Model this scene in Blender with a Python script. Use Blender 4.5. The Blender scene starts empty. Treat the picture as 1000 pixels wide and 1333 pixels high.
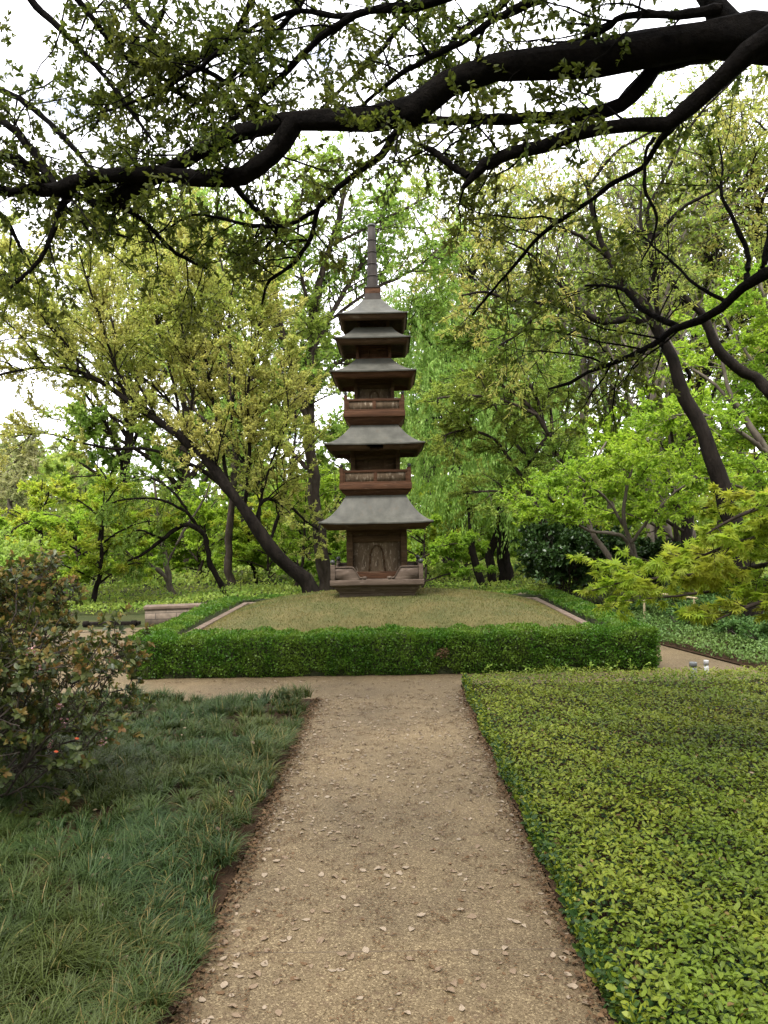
import bpy, math
import numpy as np
PI = math.pi
scene = bpy.context.scene
COL = scene.collection
RS = lambda s: np.random.default_rng(s)

# ------------------------------------------------------------------ camera
FPX = 1020.0
CAM_H = 1.6
_p, _y, _r = math.radians(1.04), math.radians(0.45), math.radians(1.05)
FW = np.array([-math.sin(_y)*math.cos(_p), math.cos(_y)*math.cos(_p), math.sin(_p)])
_R = np.cross(FW, [0, 0, 1.0]); _R /= np.linalg.norm(_R); _U = np.cross(_R, FW)
RT = math.cos(_r)*_R - math.sin(_r)*_U
UP = math.cos(_r)*_U + math.sin(_r)*_R

def at(px, py, d):
    """world point seen at photo pixel (px, py) at world distance y = d"""
    v = FW + RT*(px-500)/FPX + UP*(666.5-py)/FPX
    return np.array([0, 0, CAM_H]) + v*(d/v[1])

# ------------------------------------------------------------------ nodes / materials
def new_mat(name):
    m = bpy.data.materials.new(name); m.use_nodes = True
    nt = m.node_tree; nt.nodes.clear()
    return m, nt.nodes, nt.links

def nd(N, t, **kw):
    n = N.new(t)
    for k, v in kw.items():
        if k in n.inputs.keys(): n.inputs[k].default_value = v
        else: setattr(n, k, v)
    return n

def mixc(N, L, a, b, f, mode='MIX'):
    m = N.new('ShaderNodeMix'); m.data_type = 'RGBA'; m.blend_type = mode
    for s, v in ((6, a), (7, b), (0, f)):
        if hasattr(v, 'is_linked') or hasattr(v, 'links'): L.new(v, m.inputs[s])
        elif s == 0: m.inputs[0].default_value = v
        else: m.inputs[s].default_value = (*v, 1) if len(v) == 3 else v
    return m.outputs[2]

def ramp(N, L, src, stops):
    r = N.new('ShaderNodeValToRGB'); L.new(src, r.inputs[0])
    e = r.color_ramp.elements
    while len(e) < len(stops): e.new(0.5)
    for i, (p, c) in enumerate(stops):
        e[i].position = p
        e[i].color = (c, c, c, 1) if isinstance(c, (int, float)) else (*c, 1)
    return r.outputs[0]

def noise(N, L, scale, detail=4, rough=0.55, coord='Object', sc=None):
    tc = N.new('ShaderNodeTexCoord'); v = tc.outputs[coord]
    if sc:
        mp = N.new('ShaderNodeMapping'); L.new(v, mp.inputs[0]); mp.inputs['Scale'].default_value = sc; v = mp.outputs[0]
    n = nd(N, 'ShaderNodeTexNoise', Scale=scale, Detail=detail, Roughness=rough)
    L.new(v, n.inputs['Vector'])
    return n.outputs[0]

def leaf_mat(name, c1, c2, c3=None, trans=0.38, rough=0.5, clump=0.55, spec=0.2, tcol=1.25):
    m, N, L = new_mat(name)
    g = N.new('ShaderNodeNewGeometry')
    col = mixc(N, L, c1, c2, g.outputs['Random Per Island'])
    if c3:
        f = ramp(N, L, noise(N, L, clump, 3), [(0.42, 0.0), (0.62, 0.85)])
        col = mixc(N, L, col, c3, f)
    ms = N.new('ShaderNodeHueSaturation'); L.new(col, ms.inputs['Color'])
    mr = N.new('ShaderNodeMath'); mr.operation = 'MULTIPLY_ADD'
    fr = N.new('ShaderNodeMath'); fr.operation = 'FRACT'
    k = N.new('ShaderNodeMath'); k.operation = 'MULTIPLY'; k.inputs[1].default_value = 37.7
    L.new(g.outputs['Random Per Island'], k.inputs[0]); L.new(k.outputs[0], fr.inputs[0]); L.new(fr.outputs[0], mr.inputs[0])
    mr.inputs[1].default_value = 0.5; mr.inputs[2].default_value = 0.75
    L.new(mr.outputs[0], ms.inputs['Value'])
    p = nd(N, 'ShaderNodeBsdfPrincipled', Roughness=rough)
    p.inputs['Specular IOR Level'].default_value = spec
    L.new(ms.outputs[0], p.inputs['Base Color'])
    t = N.new('ShaderNodeBsdfTranslucent')
    tc = mixc(N, L, ms.outputs[0], (tcol, tcol, tcol*0.75), 1.0, 'MULTIPLY'); L.new(tc, t.inputs[0])
    mx = N.new('ShaderNodeMixShader'); mx.inputs[0].default_value = trans
    L.new(p.outputs[0], mx.inputs[1]); L.new(t.outputs[0], mx.inputs[2])
    o = N.new('ShaderNodeOutputMaterial'); L.new(mx.outputs[0], o.inputs[0])
    return m

def surf_mat(name, stops, scale, sc=None, detail=6, rough=0.8, bump=0.3, bscale=None, spots=None, spec=0.3, dist=0.01):
    m, N, L = new_mat(name)
    n = noise(N, L, scale, detail, 0.62, sc=sc)
    col = ramp(N, L, n, stops)
    if spots:
        (ss, lo, hi, c, ssc) = spots
        f = ramp(N, L, noise(N, L, ss, 5, 0.65, sc=ssc), [(lo, 0.0), (hi, 0.9)])
        col = mixc(N, L, col, c, f)
    p = nd(N, 'ShaderNodeBsdfPrincipled', Roughness=rough); p.inputs['Specular IOR Level'].default_value = spec
    L.new(col, p.inputs['Base Color'])
    b = nd(N, 'ShaderNodeBump', Strength=bump, Distance=dist)
    L.new(noise(N, L, bscale or scale*2.5, 6, 0.7, sc=sc), b.inputs['Height']); L.new(b.outputs[0], p.inputs['Normal'])
    o = N.new('ShaderNodeOutputMaterial'); L.new(p.outputs[0], o.inputs[0])
    return m

M = {}
M['oak_leaf'] = leaf_mat('oak_leaf', (0.040, 0.068, 0.010), (0.105, 0.130, 0.022), (0.10, 0.105, 0.022), trans=0.5, clump=1.2)
M['yellow_leaf'] = leaf_mat('yellow_leaf', (0.42, 0.43, 0.11), (0.26, 0.34, 0.075), (0.48, 0.45, 0.15), trans=0.5, clump=0.8)
M['fresh_leaf'] = leaf_mat('fresh_leaf', (0.16, 0.29, 0.05), (0.27, 0.39, 0.085), (0.30, 0.36, 0.08), trans=0.5)
M['maple_leaf'] = leaf_mat('maple_leaf', (0.21, 0.34, 0.03), (0.34, 0.45, 0.05), (0.19, 0.33, 0.04), trans=0.5)
M['gold_leaf'] = leaf_mat('gold_leaf', (0.33, 0.42, 0.04), (0.24, 0.38, 0.04), (0.42, 0.42, 0.06), trans=0.5, clump=2.2)
M['willow_leaf'] = leaf_mat('willow_leaf', (0.18, 0.32, 0.06), (0.30, 0.43, 0.11), None, trans=0.5)
M['elm_leaf'] = leaf_mat('elm_leaf', (0.13, 0.23, 0.04), (0.24, 0.33, 0.06), (0.27, 0.31, 0.065), trans=0.48, clump=0.9)
M['pale_leaf'] = leaf_mat('pale_leaf', (0.34, 0.36, 0.17), (0.21, 0.26, 0.09), (0.42, 0.39, 0.22), trans=0.4)
M['olive_leaf'] = leaf_mat('olive_leaf', (0.32, 0.36, 0.09), (0.22, 0.31, 0.065), (0.38, 0.34, 0.10), trans=0.52)
M['dark_leaf'] = leaf_mat('dark_leaf', (0.016, 0.042, 0.010), (0.040, 0.078, 0.017), None, trans=0.2, rough=0.38, spec=0.35)
M['shrub_leaf'] = leaf_mat('shrub_leaf', (0.05, 0.12, 0.03), (0.10, 0.18, 0.045), (0.13, 0.20, 0.05), trans=0.3)
M['box_leaf'] = leaf_mat('box_leaf', (0.030, 0.088, 0.008), (0.075, 0.162, 0.014), (0.105, 0.170, 0.02), trans=0.32, rough=0.4, clump=2.5)
M['vine_young_lit'] = leaf_mat('vine_young_lit', (0.110, 0.150, 0.013), (0.200, 0.225, 0.024), (0.092, 0.140, 0.013), trans=0.3, rough=0.45, clump=1.5)
M['vine_old_shaded'] = leaf_mat('vine_old_shaded', (0.015, 0.042, 0.010), (0.045, 0.082, 0.016), None, trans=0.22, rough=0.42)
M['grass'] = leaf_mat('grass', (0.014, 0.035, 0.0085), (0.048, 0.080, 0.022), (0.058, 0.074, 0.015), trans=0.22, rough=0.5, clump=1.3, spec=0.2)
M['grass_dry'] = leaf_mat('grass_dry', (0.13, 0.115, 0.03), (0.16, 0.12, 0.045), None, trans=0.25)
M['turf'] = leaf_mat('turf', (0.165, 0.124, 0.042), (0.092, 0.098, 0.023), (0.070, 0.092, 0.020), trans=0.2, clump=1.6)
M['haw_leaf'] = leaf_mat('haw_leaf', (0.038, 0.060, 0.014), (0.095, 0.110, 0.028), None, trans=0.3, rough=0.4, spec=0.35)
M['haw_bronze'] = leaf_mat('haw_bronze', (0.175, 0.120, 0.034), (0.15, 0.15, 0.036), (0.18, 0.095, 0.038), trans=0.38, rough=0.42, clump=4)
M['pink'] = leaf_mat('pink', (0.42, 0.20, 0.22), (0.52, 0.32, 0.32), None, trans=0.25)
M['red_leaf'] = leaf_mat('red_leaf', (0.30, 0.035, 0.012), (0.25, 0.05, 0.015), None, trans=0.25)
M['dead_leaf'] = leaf_mat('dead_leaf', (0.20, 0.150, 0.100), (0.105, 0.070, 0.042), None, trans=0.1, rough=0.6)
M['dead_brown'] = leaf_mat('dead_brown', (0.115, 0.068, 0.032), (0.075, 0.044, 0.022), None, trans=0.1, rough=0.7)
M['pale_dead'] = leaf_mat('pale_dead', (0.255, 0.208, 0.152), (0.17, 0.127, 0.085), None, trans=0.1, rough=0.6)
M['seedling'] = leaf_mat('seedling', (0.20, 0.30, 0.05), (0.26, 0.36, 0.07), None, trans=0.3)
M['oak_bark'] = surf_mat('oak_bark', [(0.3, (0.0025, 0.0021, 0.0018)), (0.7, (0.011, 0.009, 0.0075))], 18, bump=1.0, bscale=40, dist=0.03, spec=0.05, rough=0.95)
M['bark'] = surf_mat('bark', [(0.3, (0.016, 0.012, 0.009)), (0.7, (0.065, 0.050, 0.039))], 9, sc=(1, 1, 0.35), bump=0.9, bscale=22, dist=0.02, spots=(3.0, 0.55, 0.72, (0.08, 0.072, 0.055), None), spec=0.1, rough=0.95)
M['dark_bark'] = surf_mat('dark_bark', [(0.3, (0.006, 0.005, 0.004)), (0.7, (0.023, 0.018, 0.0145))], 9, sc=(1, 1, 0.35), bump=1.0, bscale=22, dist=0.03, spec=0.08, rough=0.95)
M['grey_bark'] = surf_mat('grey_bark', [(0.3, (0.06, 0.048, 0.038)), (0.7, (0.155, 0.13, 0.105))], 8, sc=(1, 1, 0.5), bump=0.5, bscale=22, spots=(5.0, 0.6, 0.75, (0.12, 0.125, 0.09), None), spec=0.1, rough=0.95)
M['twig'] = surf_mat('twig', [(0.3, (0.026, 0.020, 0.016)), (0.7, (0.075, 0.060, 0.050))], 12, bump=0.2, spec=0.15)
M['wood'] = surf_mat('wood', [(0.25, (0.022, 0.0125, 0.0065)), (0.6, (0.066, 0.038, 0.019)), (0.8, (0.112, 0.070, 0.040))], 3.5, sc=(1.2, 1.2, 9), bump=0.45, bscale=14, spots=(4.0, 0.58, 0.74, (0.115, 0.086, 0.056), (1.5, 1.5, 5)), rough=0.8, spec=0.15)
M['red_wood'] = surf_mat('red_wood', [(0.25, (0.028, 0.013, 0.0065)), (0.6, (0.078, 0.036, 0.018)), (0.8, (0.135, 0.068, 0.036))], 3.5, sc=(1.2, 1.2, 10), bump=0.45, bscale=14, spots=(6.0, 0.58, 0.74, (0.125, 0.082, 0.052), (1, 1, 6)), rough=0.75, spec=0.15)
M['grey_wood'] = surf_mat('grey_wood', [(0.25, (0.046, 0.032, 0.023)), (0.6, (0.098, 0.072, 0.054)), (0.8, (0.15, 0.116, 0.092))], 3.0, sc=(1.2, 1.2, 10), bump=0.5, bscale=14, spots=(5.0, 0.58, 0.76, (0.20, 0.165, 0.138), (1, 1, 4)), rough=0.8, spec=0.15)
M['panel_wood'] = surf_mat('panel_wood', [(0.25, (0.052, 0.034, 0.020)), (0.6, (0.108, 0.076, 0.048)), (0.8, (0.17, 0.126, 0.088))], 6, sc=(3, 3, 1), bump=0.5, bscale=20, spots=(22.0, 0.54, 0.66, (0.27, 0.22, 0.165), (1.6, 1, 0.5)), rough=0.85, spec=0.15)
M['copper'] = surf_mat('copper', [(0.25, (0.034, 0.033, 0.026)), (0.5, (0.060, 0.059, 0.048)), (0.8, (0.098, 0.094, 0.077))], 3.2, sc=(2.2, 2.2, 0.45), bump=0.2, bscale=9, spots=(5.0, 0.58, 0.80, (0.066, 0.050, 0.033), (2.5, 2.5, 0.5)), rough=0.62, spec=0.25)
M['bronze'] = surf_mat('bronze', [(0.3, (0.014, 0.011, 0.009)), (0.7, (0.042, 0.033, 0.026))], 9, sc=(1, 1, 0.6), bump=0.15, rough=0.65, spec=0.25)
M['black_metal'] = surf_mat('black_metal', [(0.3, (0.012, 0.013, 0.012)), (0.7, (0.04, 0.042, 0.038))], 20, bump=0.1, rough=0.5, spec=0.5)
M['stone'] = surf_mat('stone', [(0.3, (0.085, 0.060, 0.042)), (0.7, (0.16, 0.118, 0.09))], 7, bump=0.5, bscale=40, rough=0.9)
M['soil'] = surf_mat('soil', [(0.3, (0.020, 0.012, 0.007)), (0.7, (0.060, 0.036, 0.020))], 9, bump=0.8, bscale=60, rough=1, dist=0.02, spots=(40, 0.6, 0.7, (0.10, 0.052, 0.026), None), spec=0.1)
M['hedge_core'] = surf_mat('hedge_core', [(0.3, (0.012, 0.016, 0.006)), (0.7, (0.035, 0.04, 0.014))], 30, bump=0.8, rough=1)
M['ground'] = surf_mat('ground', [(0.3, (0.025, 0.035, 0.012)), (0.55, (0.05, 0.055, 0.02)), (0.8, (0.065, 0.045, 0.025))], 1.6, bump=0.8, bscale=25, rough=1, dist=0.03, spec=0.1)
M['turf_base'] = surf_mat('turf_base', [(0.3, (0.05, 0.055, 0.016)), (0.7, (0.10, 0.08, 0.028))], 2.5, bump=0.6, bscale=80, rough=1)
M['pvc_grey'] = surf_mat('pvc_grey', [(0.3, (0.10, 0.11, 0.115)), (0.7, (0.15, 0.155, 0.155))], 30, bump=0.05, rough=0.5)
M['pvc_white'] = surf_mat('pvc_white', [(0.3, (0.34, 0.34, 0.35)), (0.7, (0.42, 0.42, 0.42))], 30, bump=0.05, rough=0.4)
M['bamboo'] = surf_mat('bamboo', [(0.3, (0.30, 0.24, 0.13)), (0.7, (0.42, 0.35, 0.22))], 12, bump=0.1, rough=0.6)

def wall_mat():
    m, N, L = new_mat('wall_stone')
    tc = N.new('ShaderNodeTexCoord')
    mp = N.new('ShaderNodeMapping'); mp.inputs['Rotation'].default_value = (PI/2, 0, 0); L.new(tc.outputs['Object'], mp.inputs[0])
    b = nd(N, 'ShaderNodeTexBrick', Scale=1.0)
    b.inputs['Brick Width'].default_value = 0.34; b.inputs['Row Height'].default_value = 0.105; b.inputs['Mortar Size'].default_value = 0.008
    b.inputs['Color1'].default_value = (0.125, 0.095, 0.068, 1); b.inputs['Color2'].default_value = (0.20, 0.155, 0.115, 1); b.inputs['Mortar'].default_value = (0.08, 0.062, 0.046, 1)
    L.new(mp.outputs[0], b.inputs[0])
    col = mixc(N, L, b.outputs[0], ramp(N, L, noise(N, L, 14), [(0.3, 0.55), (0.7, 1.2)]), 0.8, 'MULTIPLY')
    p = nd(N, 'ShaderNodeBsdfPrincipled', Roughness=0.9); L.new(col, p.inputs['Base Color'])
    o = N.new('ShaderNodeOutputMaterial'); L.new(p.outputs[0], o.inputs[0])
    return m
M['wall_stone'] = wall_mat()

def path_mat():
    m, N, L = new_mat('aggregate')
    tc = N.new('ShaderNodeTexCoord')
    v = nd(N, 'ShaderNodeTexVoronoi', Scale=165); L.new(tc.outputs['Object'], v.inputs['Vector'])
    sep = N.new('ShaderNodeSeparateColor'); L.new(v.outputs['Color'], sep.inputs[0])
    base = ramp(N, L, sep.outputs[0], [(0.0, (0.064, 0.042, 0.016)), (0.35, (0.110, 0.077, 0.037)), (0.85, (0.150, 0.109, 0.056)), (1.0, (0.26, 0.20, 0.11))])
    stain = ramp(N, L, noise(N, L, 1.3, 6, 0.6), [(0.3, 0.66), (0.7, 1.14)])
    base = mixc(N, L, base, stain, 1.0, 'MULTIPLY')
    deb = ramp(N, L, noise(N, L, 16, 8, 0.72), [(0.54, 0.0), (0.66, 0.7)])          # catkin litter stuck to the paving
    base = mixc(N, L, base, (0.070, 0.040, 0.020), deb)
    sx = N.new('ShaderNodeSeparateXYZ'); L.new(tc.outputs['Object'], sx.inputs[0])
    md = N.new('ShaderNodeMath'); md.operation = 'PINGPONG'; md.inputs[1].default_value = 1.9
    ad = N.new('ShaderNodeMath'); ad.inputs[1].default_value = 8.42; L.new(sx.outputs[1], ad.inputs[0]); L.new(ad.outputs[0], md.inputs[0])
    lt = N.new('ShaderNodeMath'); lt.operation = 'LESS_THAN'; lt.inputs[1].default_value = 0.003; L.new(md.outputs[0], lt.inputs[0])
    base = mixc(N, L, base, (0.075, 0.052, 0.030), lt.outputs[0])
    p = nd(N, 'ShaderNodeBsdfPrincipled', Roughness=0.72); L.new(base, p.inputs['Base Color']); p.inputs['Specular IOR Level'].default_value = 0.35
    bp = nd(N, 'ShaderNodeBump', Strength=0.55, Distance=0.004); L.new(v.outputs['Distance'], bp.inputs['Height']); bp.invert = True
    L.new(bp.outputs[0], p.inputs['Normal'])
    o = N.new('ShaderNodeOutputMaterial'); L.new(p.outputs[0], o.inputs[0])
    return m
M['path'] = path_mat()

# ------------------------------------------------------------------ object helpers
def props(o, label=None, cat=None, group=None, kind=None):
    for k, v in (('label', label), ('category', cat), ('group', group), ('kind', kind)):
        if v: o[k] = v
    return o

def thing(name, label, cat, loc=(0, 0, 0), group=None):
    o = bpy.data.objects.new(name, None); COL.objects.link(o)
    o.empty_display_size = 0.2
    o.location = [float(c) for c in loc]
    return props(o, label, cat, group)

def wloc(o):
    v = np.zeros(3)
    while o is not None:
        v += np.array(o.location); o = o.parent
    return v

def mk(name, V, faces, mat, parent=None, smooth=False, origin=None):
    V = np.asarray(V, dtype=np.float32).reshape(-1, 3)
    if parent is not None: off = wloc(parent)
    elif origin is not None: off = np.asarray(origin, float)
    else: off = np.zeros(3)
    V = (V - off).astype(np.float32)
    me = bpy.data.meshes.new(name)
    faces = [np.asarray(f, dtype=np.int32) for f in faces if len(f)]
    loops = np.concatenate([f.ravel() for f in faces])
    tot = np.concatenate([np.full(len(f), f.shape[1], np.int32) for f in faces])
    me.vertices.add(len(V)); me.vertices.foreach_set('co', V.ravel())
    me.loops.add(len(loops)); me.loops.foreach_set('vertex_index', loops)
    me.polygons.add(len(tot)); me.polygons.foreach_set('loop_start', (np.cumsum(tot)-tot).astype(np.int32))
    me.update(calc_edges=True)
    if smooth: me.polygons.foreach_set('use_smooth', np.ones(len(tot), bool))
    me.materials.append(M[mat] if isinstance(mat, str) else mat)
    o = bpy.data.objects.new(name, me); COL.objects.link(o)
    if parent is not None: o.parent = parent
    elif origin is not None: o.location = [float(c) for c in origin]
    return o

def dup(root, loc, rz=0.0, sc=1.0, label=None, group=None):
    r = root.copy(); COL.objects.link(r)
    r.location = [float(c) for c in loc]; r.rotation_euler = (0, 0, rz)
    r.scale = (sc, sc, sc) if not hasattr(sc, '__len__') else sc
    if label: r['label'] = label
    if group: r['group'] = group
    for ch in list(root.children):
        c = ch.copy(); COL.objects.link(c); c.parent = r
        for g in ch.children:
            d = g.copy(); COL.objects.link(d); d.parent = c
    return r

class MB:
    """collects solids of one part"""
    def __init__(s): s.v = []; s.q = []; s.t = []; s.n = 0
    def add(s, V, q=(), t=()):
        V = np.asarray(V, float).reshape(-1, 3)
        if len(q): s.q.append(np.asarray(q, int)+s.n)
        if len(t): s.t.append(np.asarray(t, int)+s.n)
        s.v.append(V); s.n += len(V); return s
    def box(s, x0, x1, y0, y1, z0, z1):
        V = [(x, y, z) for z in (z0, z1) for y in (y0, y1) for x in (x0, x1)]
        return s.add(V, [(0, 2, 3, 1), (4, 5, 7, 6), (0, 1, 5, 4), (2, 6, 7, 3), (0, 4, 6, 2), (1, 3, 7, 5)])
    def loft(s, prof, cx, cy, n=1, lift=0.0, cap0=False, cap1=False, skip=None, jit=None):
        """square rings (half width, z), n pieces a side; lift raises the corners of the widest ring"""
        R = []; mw = max(p[0] for p in prof)
        for (h, z) in prof:
            ring = []
            for side in range(4):
                for k in range(n):
                    u = -1+2*k/n
                    x, y = ((u, -1), (1, u), (-u, 1), (-1, -u))[side]
                    l = lift*abs(u)**4*(h/mw)**6 if lift else 0
                    ring.append((cx+x*h, cy+y*h, z+l))
            R.append(ring)
        V = np.array(R); m = 4*n
        if jit is not None: V = jit(V)
        q = []
        for i in range(len(prof)-1):
            for k in range(m):
                if skip and skip(i, k): continue
                k2 = (k+1) % m
                q.append((i*m+k, i*m+k2, (i+1)*m+k2, (i+1)*m+k))
        s.add(V, q)
        for flag, (h, z) in ((cap0, prof[0]), (cap1, prof[-1])):
            if flag: s.add([(cx-h, cy-h, z), (cx+h, cy-h, z), (cx+h, cy+h, z), (cx-h, cy+h, z)], [(0, 1, 2, 3)])
        return s
    def lathe(s, prof, cx, cy, n=20):
        a = np.arange(n)*2*PI/n
        V = np.array([[(cx+r*math.cos(b), cy+r*math.sin(b), z) for b in a] for r, z in prof])
        q = [(i*n+k, i*n+(k+1) % n, (i+1)*n+(k+1) % n, (i+1)*n+k) for i in range(len(prof)-1) for k in range(n)]
        return s.add(V, q)
    def prism(s, pts, f):
        """convex-ish outline pts -> f(u, w, side) ; side 0 front, 1 back; caps as a fan"""
        n = len(pts)
        V = [f(u, w, 0) for u, w in pts]+[f(u, w, 1) for u, w in pts]
        q = [(i, (i+1) % n, n+(i+1) % n, n+i) for i in range(n)]
        t = [(0, i+1, i) for i in range(1, n-1)]+[(n, n+i, n+i+1) for i in range(1, n-1)]
        return s.add(V, q, t)
    def build(s, name, mat, parent=None, smooth=False, bevel=0.0, origin=None):
        F = []
        if s.q: F.append(np.concatenate(s.q))
        if s.t: F.append(np.concatenate(s.t))
        o = mk(name, np.concatenate(s.v), F, mat, parent, smooth, origin)
        if bevel:
            b = o.modifiers.new('bevel', 'BEVEL'); b.width = bevel; b.segments = 2; b.limit_method = 'ANGLE'; b.angle_limit = 0.6
        return o

# ------------------------------------------------------------------ branches and leaves (vectorised)
def unit(v): return v/np.maximum(np.linalg.norm(v, axis=-1, keepdims=True), 1e-9)

def spline(pts, rad, n):
    P = np.asarray(pts, float); r = np.asarray(rad, float)
    if len(P) == 2: P = np.array([P[0], (P[0]+P[1])/2, P[1]]); r = np.array([r[0], r.mean(), r[1]])
    s = np.r_[0, np.cumsum(np.linalg.norm(np.diff(P, axis=0), axis=1))]
    t = np.linspace(0, s[-1], n)
    m = np.gradient(P, s, axis=0)
    i = np.clip(np.searchsorted(s, t, side='right')-1, 0, len(P)-2)
    h = (s[i+1]-s[i]); u = ((t-s[i])/h)[:, None]; h = h[:, None]
    out = (2*u**3-3*u**2+1)*P[i]+(u**3-2*u**2+u)*h*m[i]+(-2*u**3+3*u**2)*P[i+1]+(u**3-u**2)*h*m[i+1]
    return out, np.interp(t, s, r)

def tang(P): return unit(np.gradient(P, axis=1))

def perp(T):
    ref = np.where(np.abs(T[..., 2:3]) < 0.9, np.array([0, 0, 1.0]), np.array([1.0, 0, 0]))
    N = unit(np.cross(T, ref)); return N, np.cross(T, N)

def tubes(P, R, S, rng=None, rough=0.0):
    Mn, K, _ = P.shape
    N, B = perp(tang(P))
    a = np.arange(S)*2*PI/S
    r = R[:, :, None, None]
    if rough: r = r*(1+rough*rng.standard_normal((Mn, K, S, 1)))
    V = P[:, :, None]+r*(np.cos(a)[None, None, :, None]*N[:, :, None]+np.sin(a)[None, None, :, None]*B[:, :, None])
    m, k, s = np.meshgrid(np.arange(Mn), np.arange(K-1), np.arange(S), indexing='ij')
    i = lambda kk, ss: (m*K+kk)*S+ss % S
    F = np.stack([i(k, s), i(k, s+1), i(k+1, s+1), i(k+1, s)], -1).reshape(-1, 4)
    return V.reshape(-1, 3), F

def spawn(P, R, rng, n=None, per_m=None, t=(0.25, 1.0), ang=(35, 70), length=(0.4, 0.9), K=6, rr=0.55, rmax=0.05, wander=0.14, up=0.15, flat=1.0, droop=0.0, fall=0.4):
    Mn, Kp, _ = P.shape
    L = np.linalg.norm(np.diff(P, axis=1), axis=2).sum(1)
    if per_m: cnt = np.maximum(1, rng.poisson(L*per_m))
    else: cnt = np.full(Mn, n)
    idx = np.repeat(np.arange(Mn), cnt); C = len(idx)
    tt = rng.uniform(t[0], t[1], C)
    f = tt*(Kp-1); i0 = np.minimum(f.astype(int), Kp-2); w = (f-i0)[:, None]
    T = tang(P)
    pos = P[idx, i0]*(1-w)+P[idx, i0+1]*w
    Tt = unit(T[idx, i0]*(1-w)+T[idx, i0+1]*w)
    rp = R[idx, i0]*(1-w[:, 0])+R[idx, i0+1]*w[:, 0]
    N, B = perp(Tt)
    az = rng.uniform(0, 2*PI, C)[:, None]; an = np.radians(rng.uniform(ang[0], ang[1], C))[:, None]
    d = np.cos(an)*Tt+np.sin(an)*(np.cos(az)*N+np.sin(az)*B)
    d[:, 2] = d[:, 2]*flat+up; d = unit(d)
    ln = rng.uniform(length[0], length[1], C)*(1-fall*tt)
    out = np.empty((C, K, 3)); out[:, 0] = pos
    step = (ln/(K-1))[:, None]
    for k in range(1, K):
        d = unit(d+wander*rng.standard_normal((C, 3))*np.array([1, 1, 0.8])+np.array([0, 0, droop/K]))
        out[:, k] = out[:, k-1]+d*step
    rb = np.minimum(rp*rr, rmax)
    rad = rb[:, None]*np.linspace(1, 0.3, K)[None]
    return out, rad

def leaves(P, rng, n, t=(0.1, 1.0), size=(0.04, 0.06), spread=0.8, upn=1.0, hang=0.0, off=0.0):
    Mn, K, _ = P.shape
    idx = np.repeat(np.arange(Mn), n); C = len(idx)
    f = rng.uniform(t[0], t[1], C)*(K-1); i0 = np.minimum(f.astype(int), K-2); w = (f-i0)[:, None]
    pos = P[idx, i0]*(1-w)+P[idx, i0+1]*w
    T = unit(P[idx, i0+1]-P[idx, i0])
    d = T*0.6+spread*unit(rng.standard_normal((C, 3))); d[:, 2] -= hang; d = unit(d)
    nm = rng.standard_normal((C, 3))*0.55+np.array([0, 0, upn])
    if off: pos = pos+off*rng.standard_normal((C, 3))
    return pos, d, nm, rng.uniform(size[0], size[1], C)

TPL = {}
TPL['diamond'] = (np.array([(0, 0, 0), (0.45, 0.26, 0.10), (1, 0, -0.05), (0.45, -0.26, 0.10)]), [(0, 1, 2, 3)])
TPL['narrow'] = (np.array([(0, 0, 0), (0.4, 0.11, 0.05), (1, 0, -0.05), (0.4, -0.11, 0.05)]), [(0, 1, 2, 3)])
TPL['oval'] = (np.array([(0, 0, 0), (0.3, 0.21, 0.09), (0.72, 0.19, 0.06), (1, 0, -0.10), (0.72, -0.19, 0.06), (0.3, -0.21, 0.09), (0.5, 0, 0.0)]),
               [(0, 1, 2, 6), (6, 2, 3, 4), (0, 6, 4, 5)])
def _maple():
    v = [(0.0, 0.0, 0.0)]
    lob = [(-128, 0.42), (-78, 0.72), (-36, 0.92), (0, 1.0), (36, 0.92), (78, 0.72), (128, 0.42)]
    for i, (a, l) in enumerate(lob):
        r = math.radians(a)
        v.append((0.18+l*0.82*math.cos(r), l*0.82*math.sin(r), -0.10*l))
        if i < 6:
            b = math.radians((a+lob[i+1][0])/2); v.append((0.18+0.27*math.cos(b), 0.27*math.sin(b), 0.03))
    n = len(v)
    return np.array(v), [(0, i, i+1) for i in range(1, n-1)]
TPL['maple'] = _maple()

def leaf_geo(tpl, pos, d, nm, s, aspect=1.0):
    tv, tf = TPL[tpl]
    d = unit(d); b = unit(np.cross(nm, d)); n = np.cross(d, b)
    s = np.asarray(s)[:, None, None]
    V = pos[:, None]+s*(tv[None, :, 0:1]*d[:, None]+aspect*tv[None, :, 1:2]*b[:, None]+tv[None, :, 2:3]*n[:, None])
    F = (np.arange(len(pos))*len(tv))[:, None, None]+np.asarray(tf)[None]
    return V.reshape(-1, 3), F.reshape(-1, F.shape[-1])

def cat(*ls): return tuple(np.concatenate(x) for x in zip(*ls))

def merge_tubes(parts):
    V = []; F = []; n = 0
    for v, f in parts: V.append(v); F.append(f+n); n += len(v)
    return np.concatenate(V), np.concatenate(F)

def limb_world(pts, d0, d1, rs=1.0):
    """traced limb: photo pixels with radius in pixels, distance running from d0 to d1"""
    P = []; R = []; n = len(pts)
    for i, p in enumerate(pts):
        d = p[3] if len(p) > 3 else d0+(d1-d0)*i/(n-1)
        P.append(at(p[0], p[1], d)); R.append(p[2]*d/FPX*rs)
    return np.array(P), np.array(R)

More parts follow.
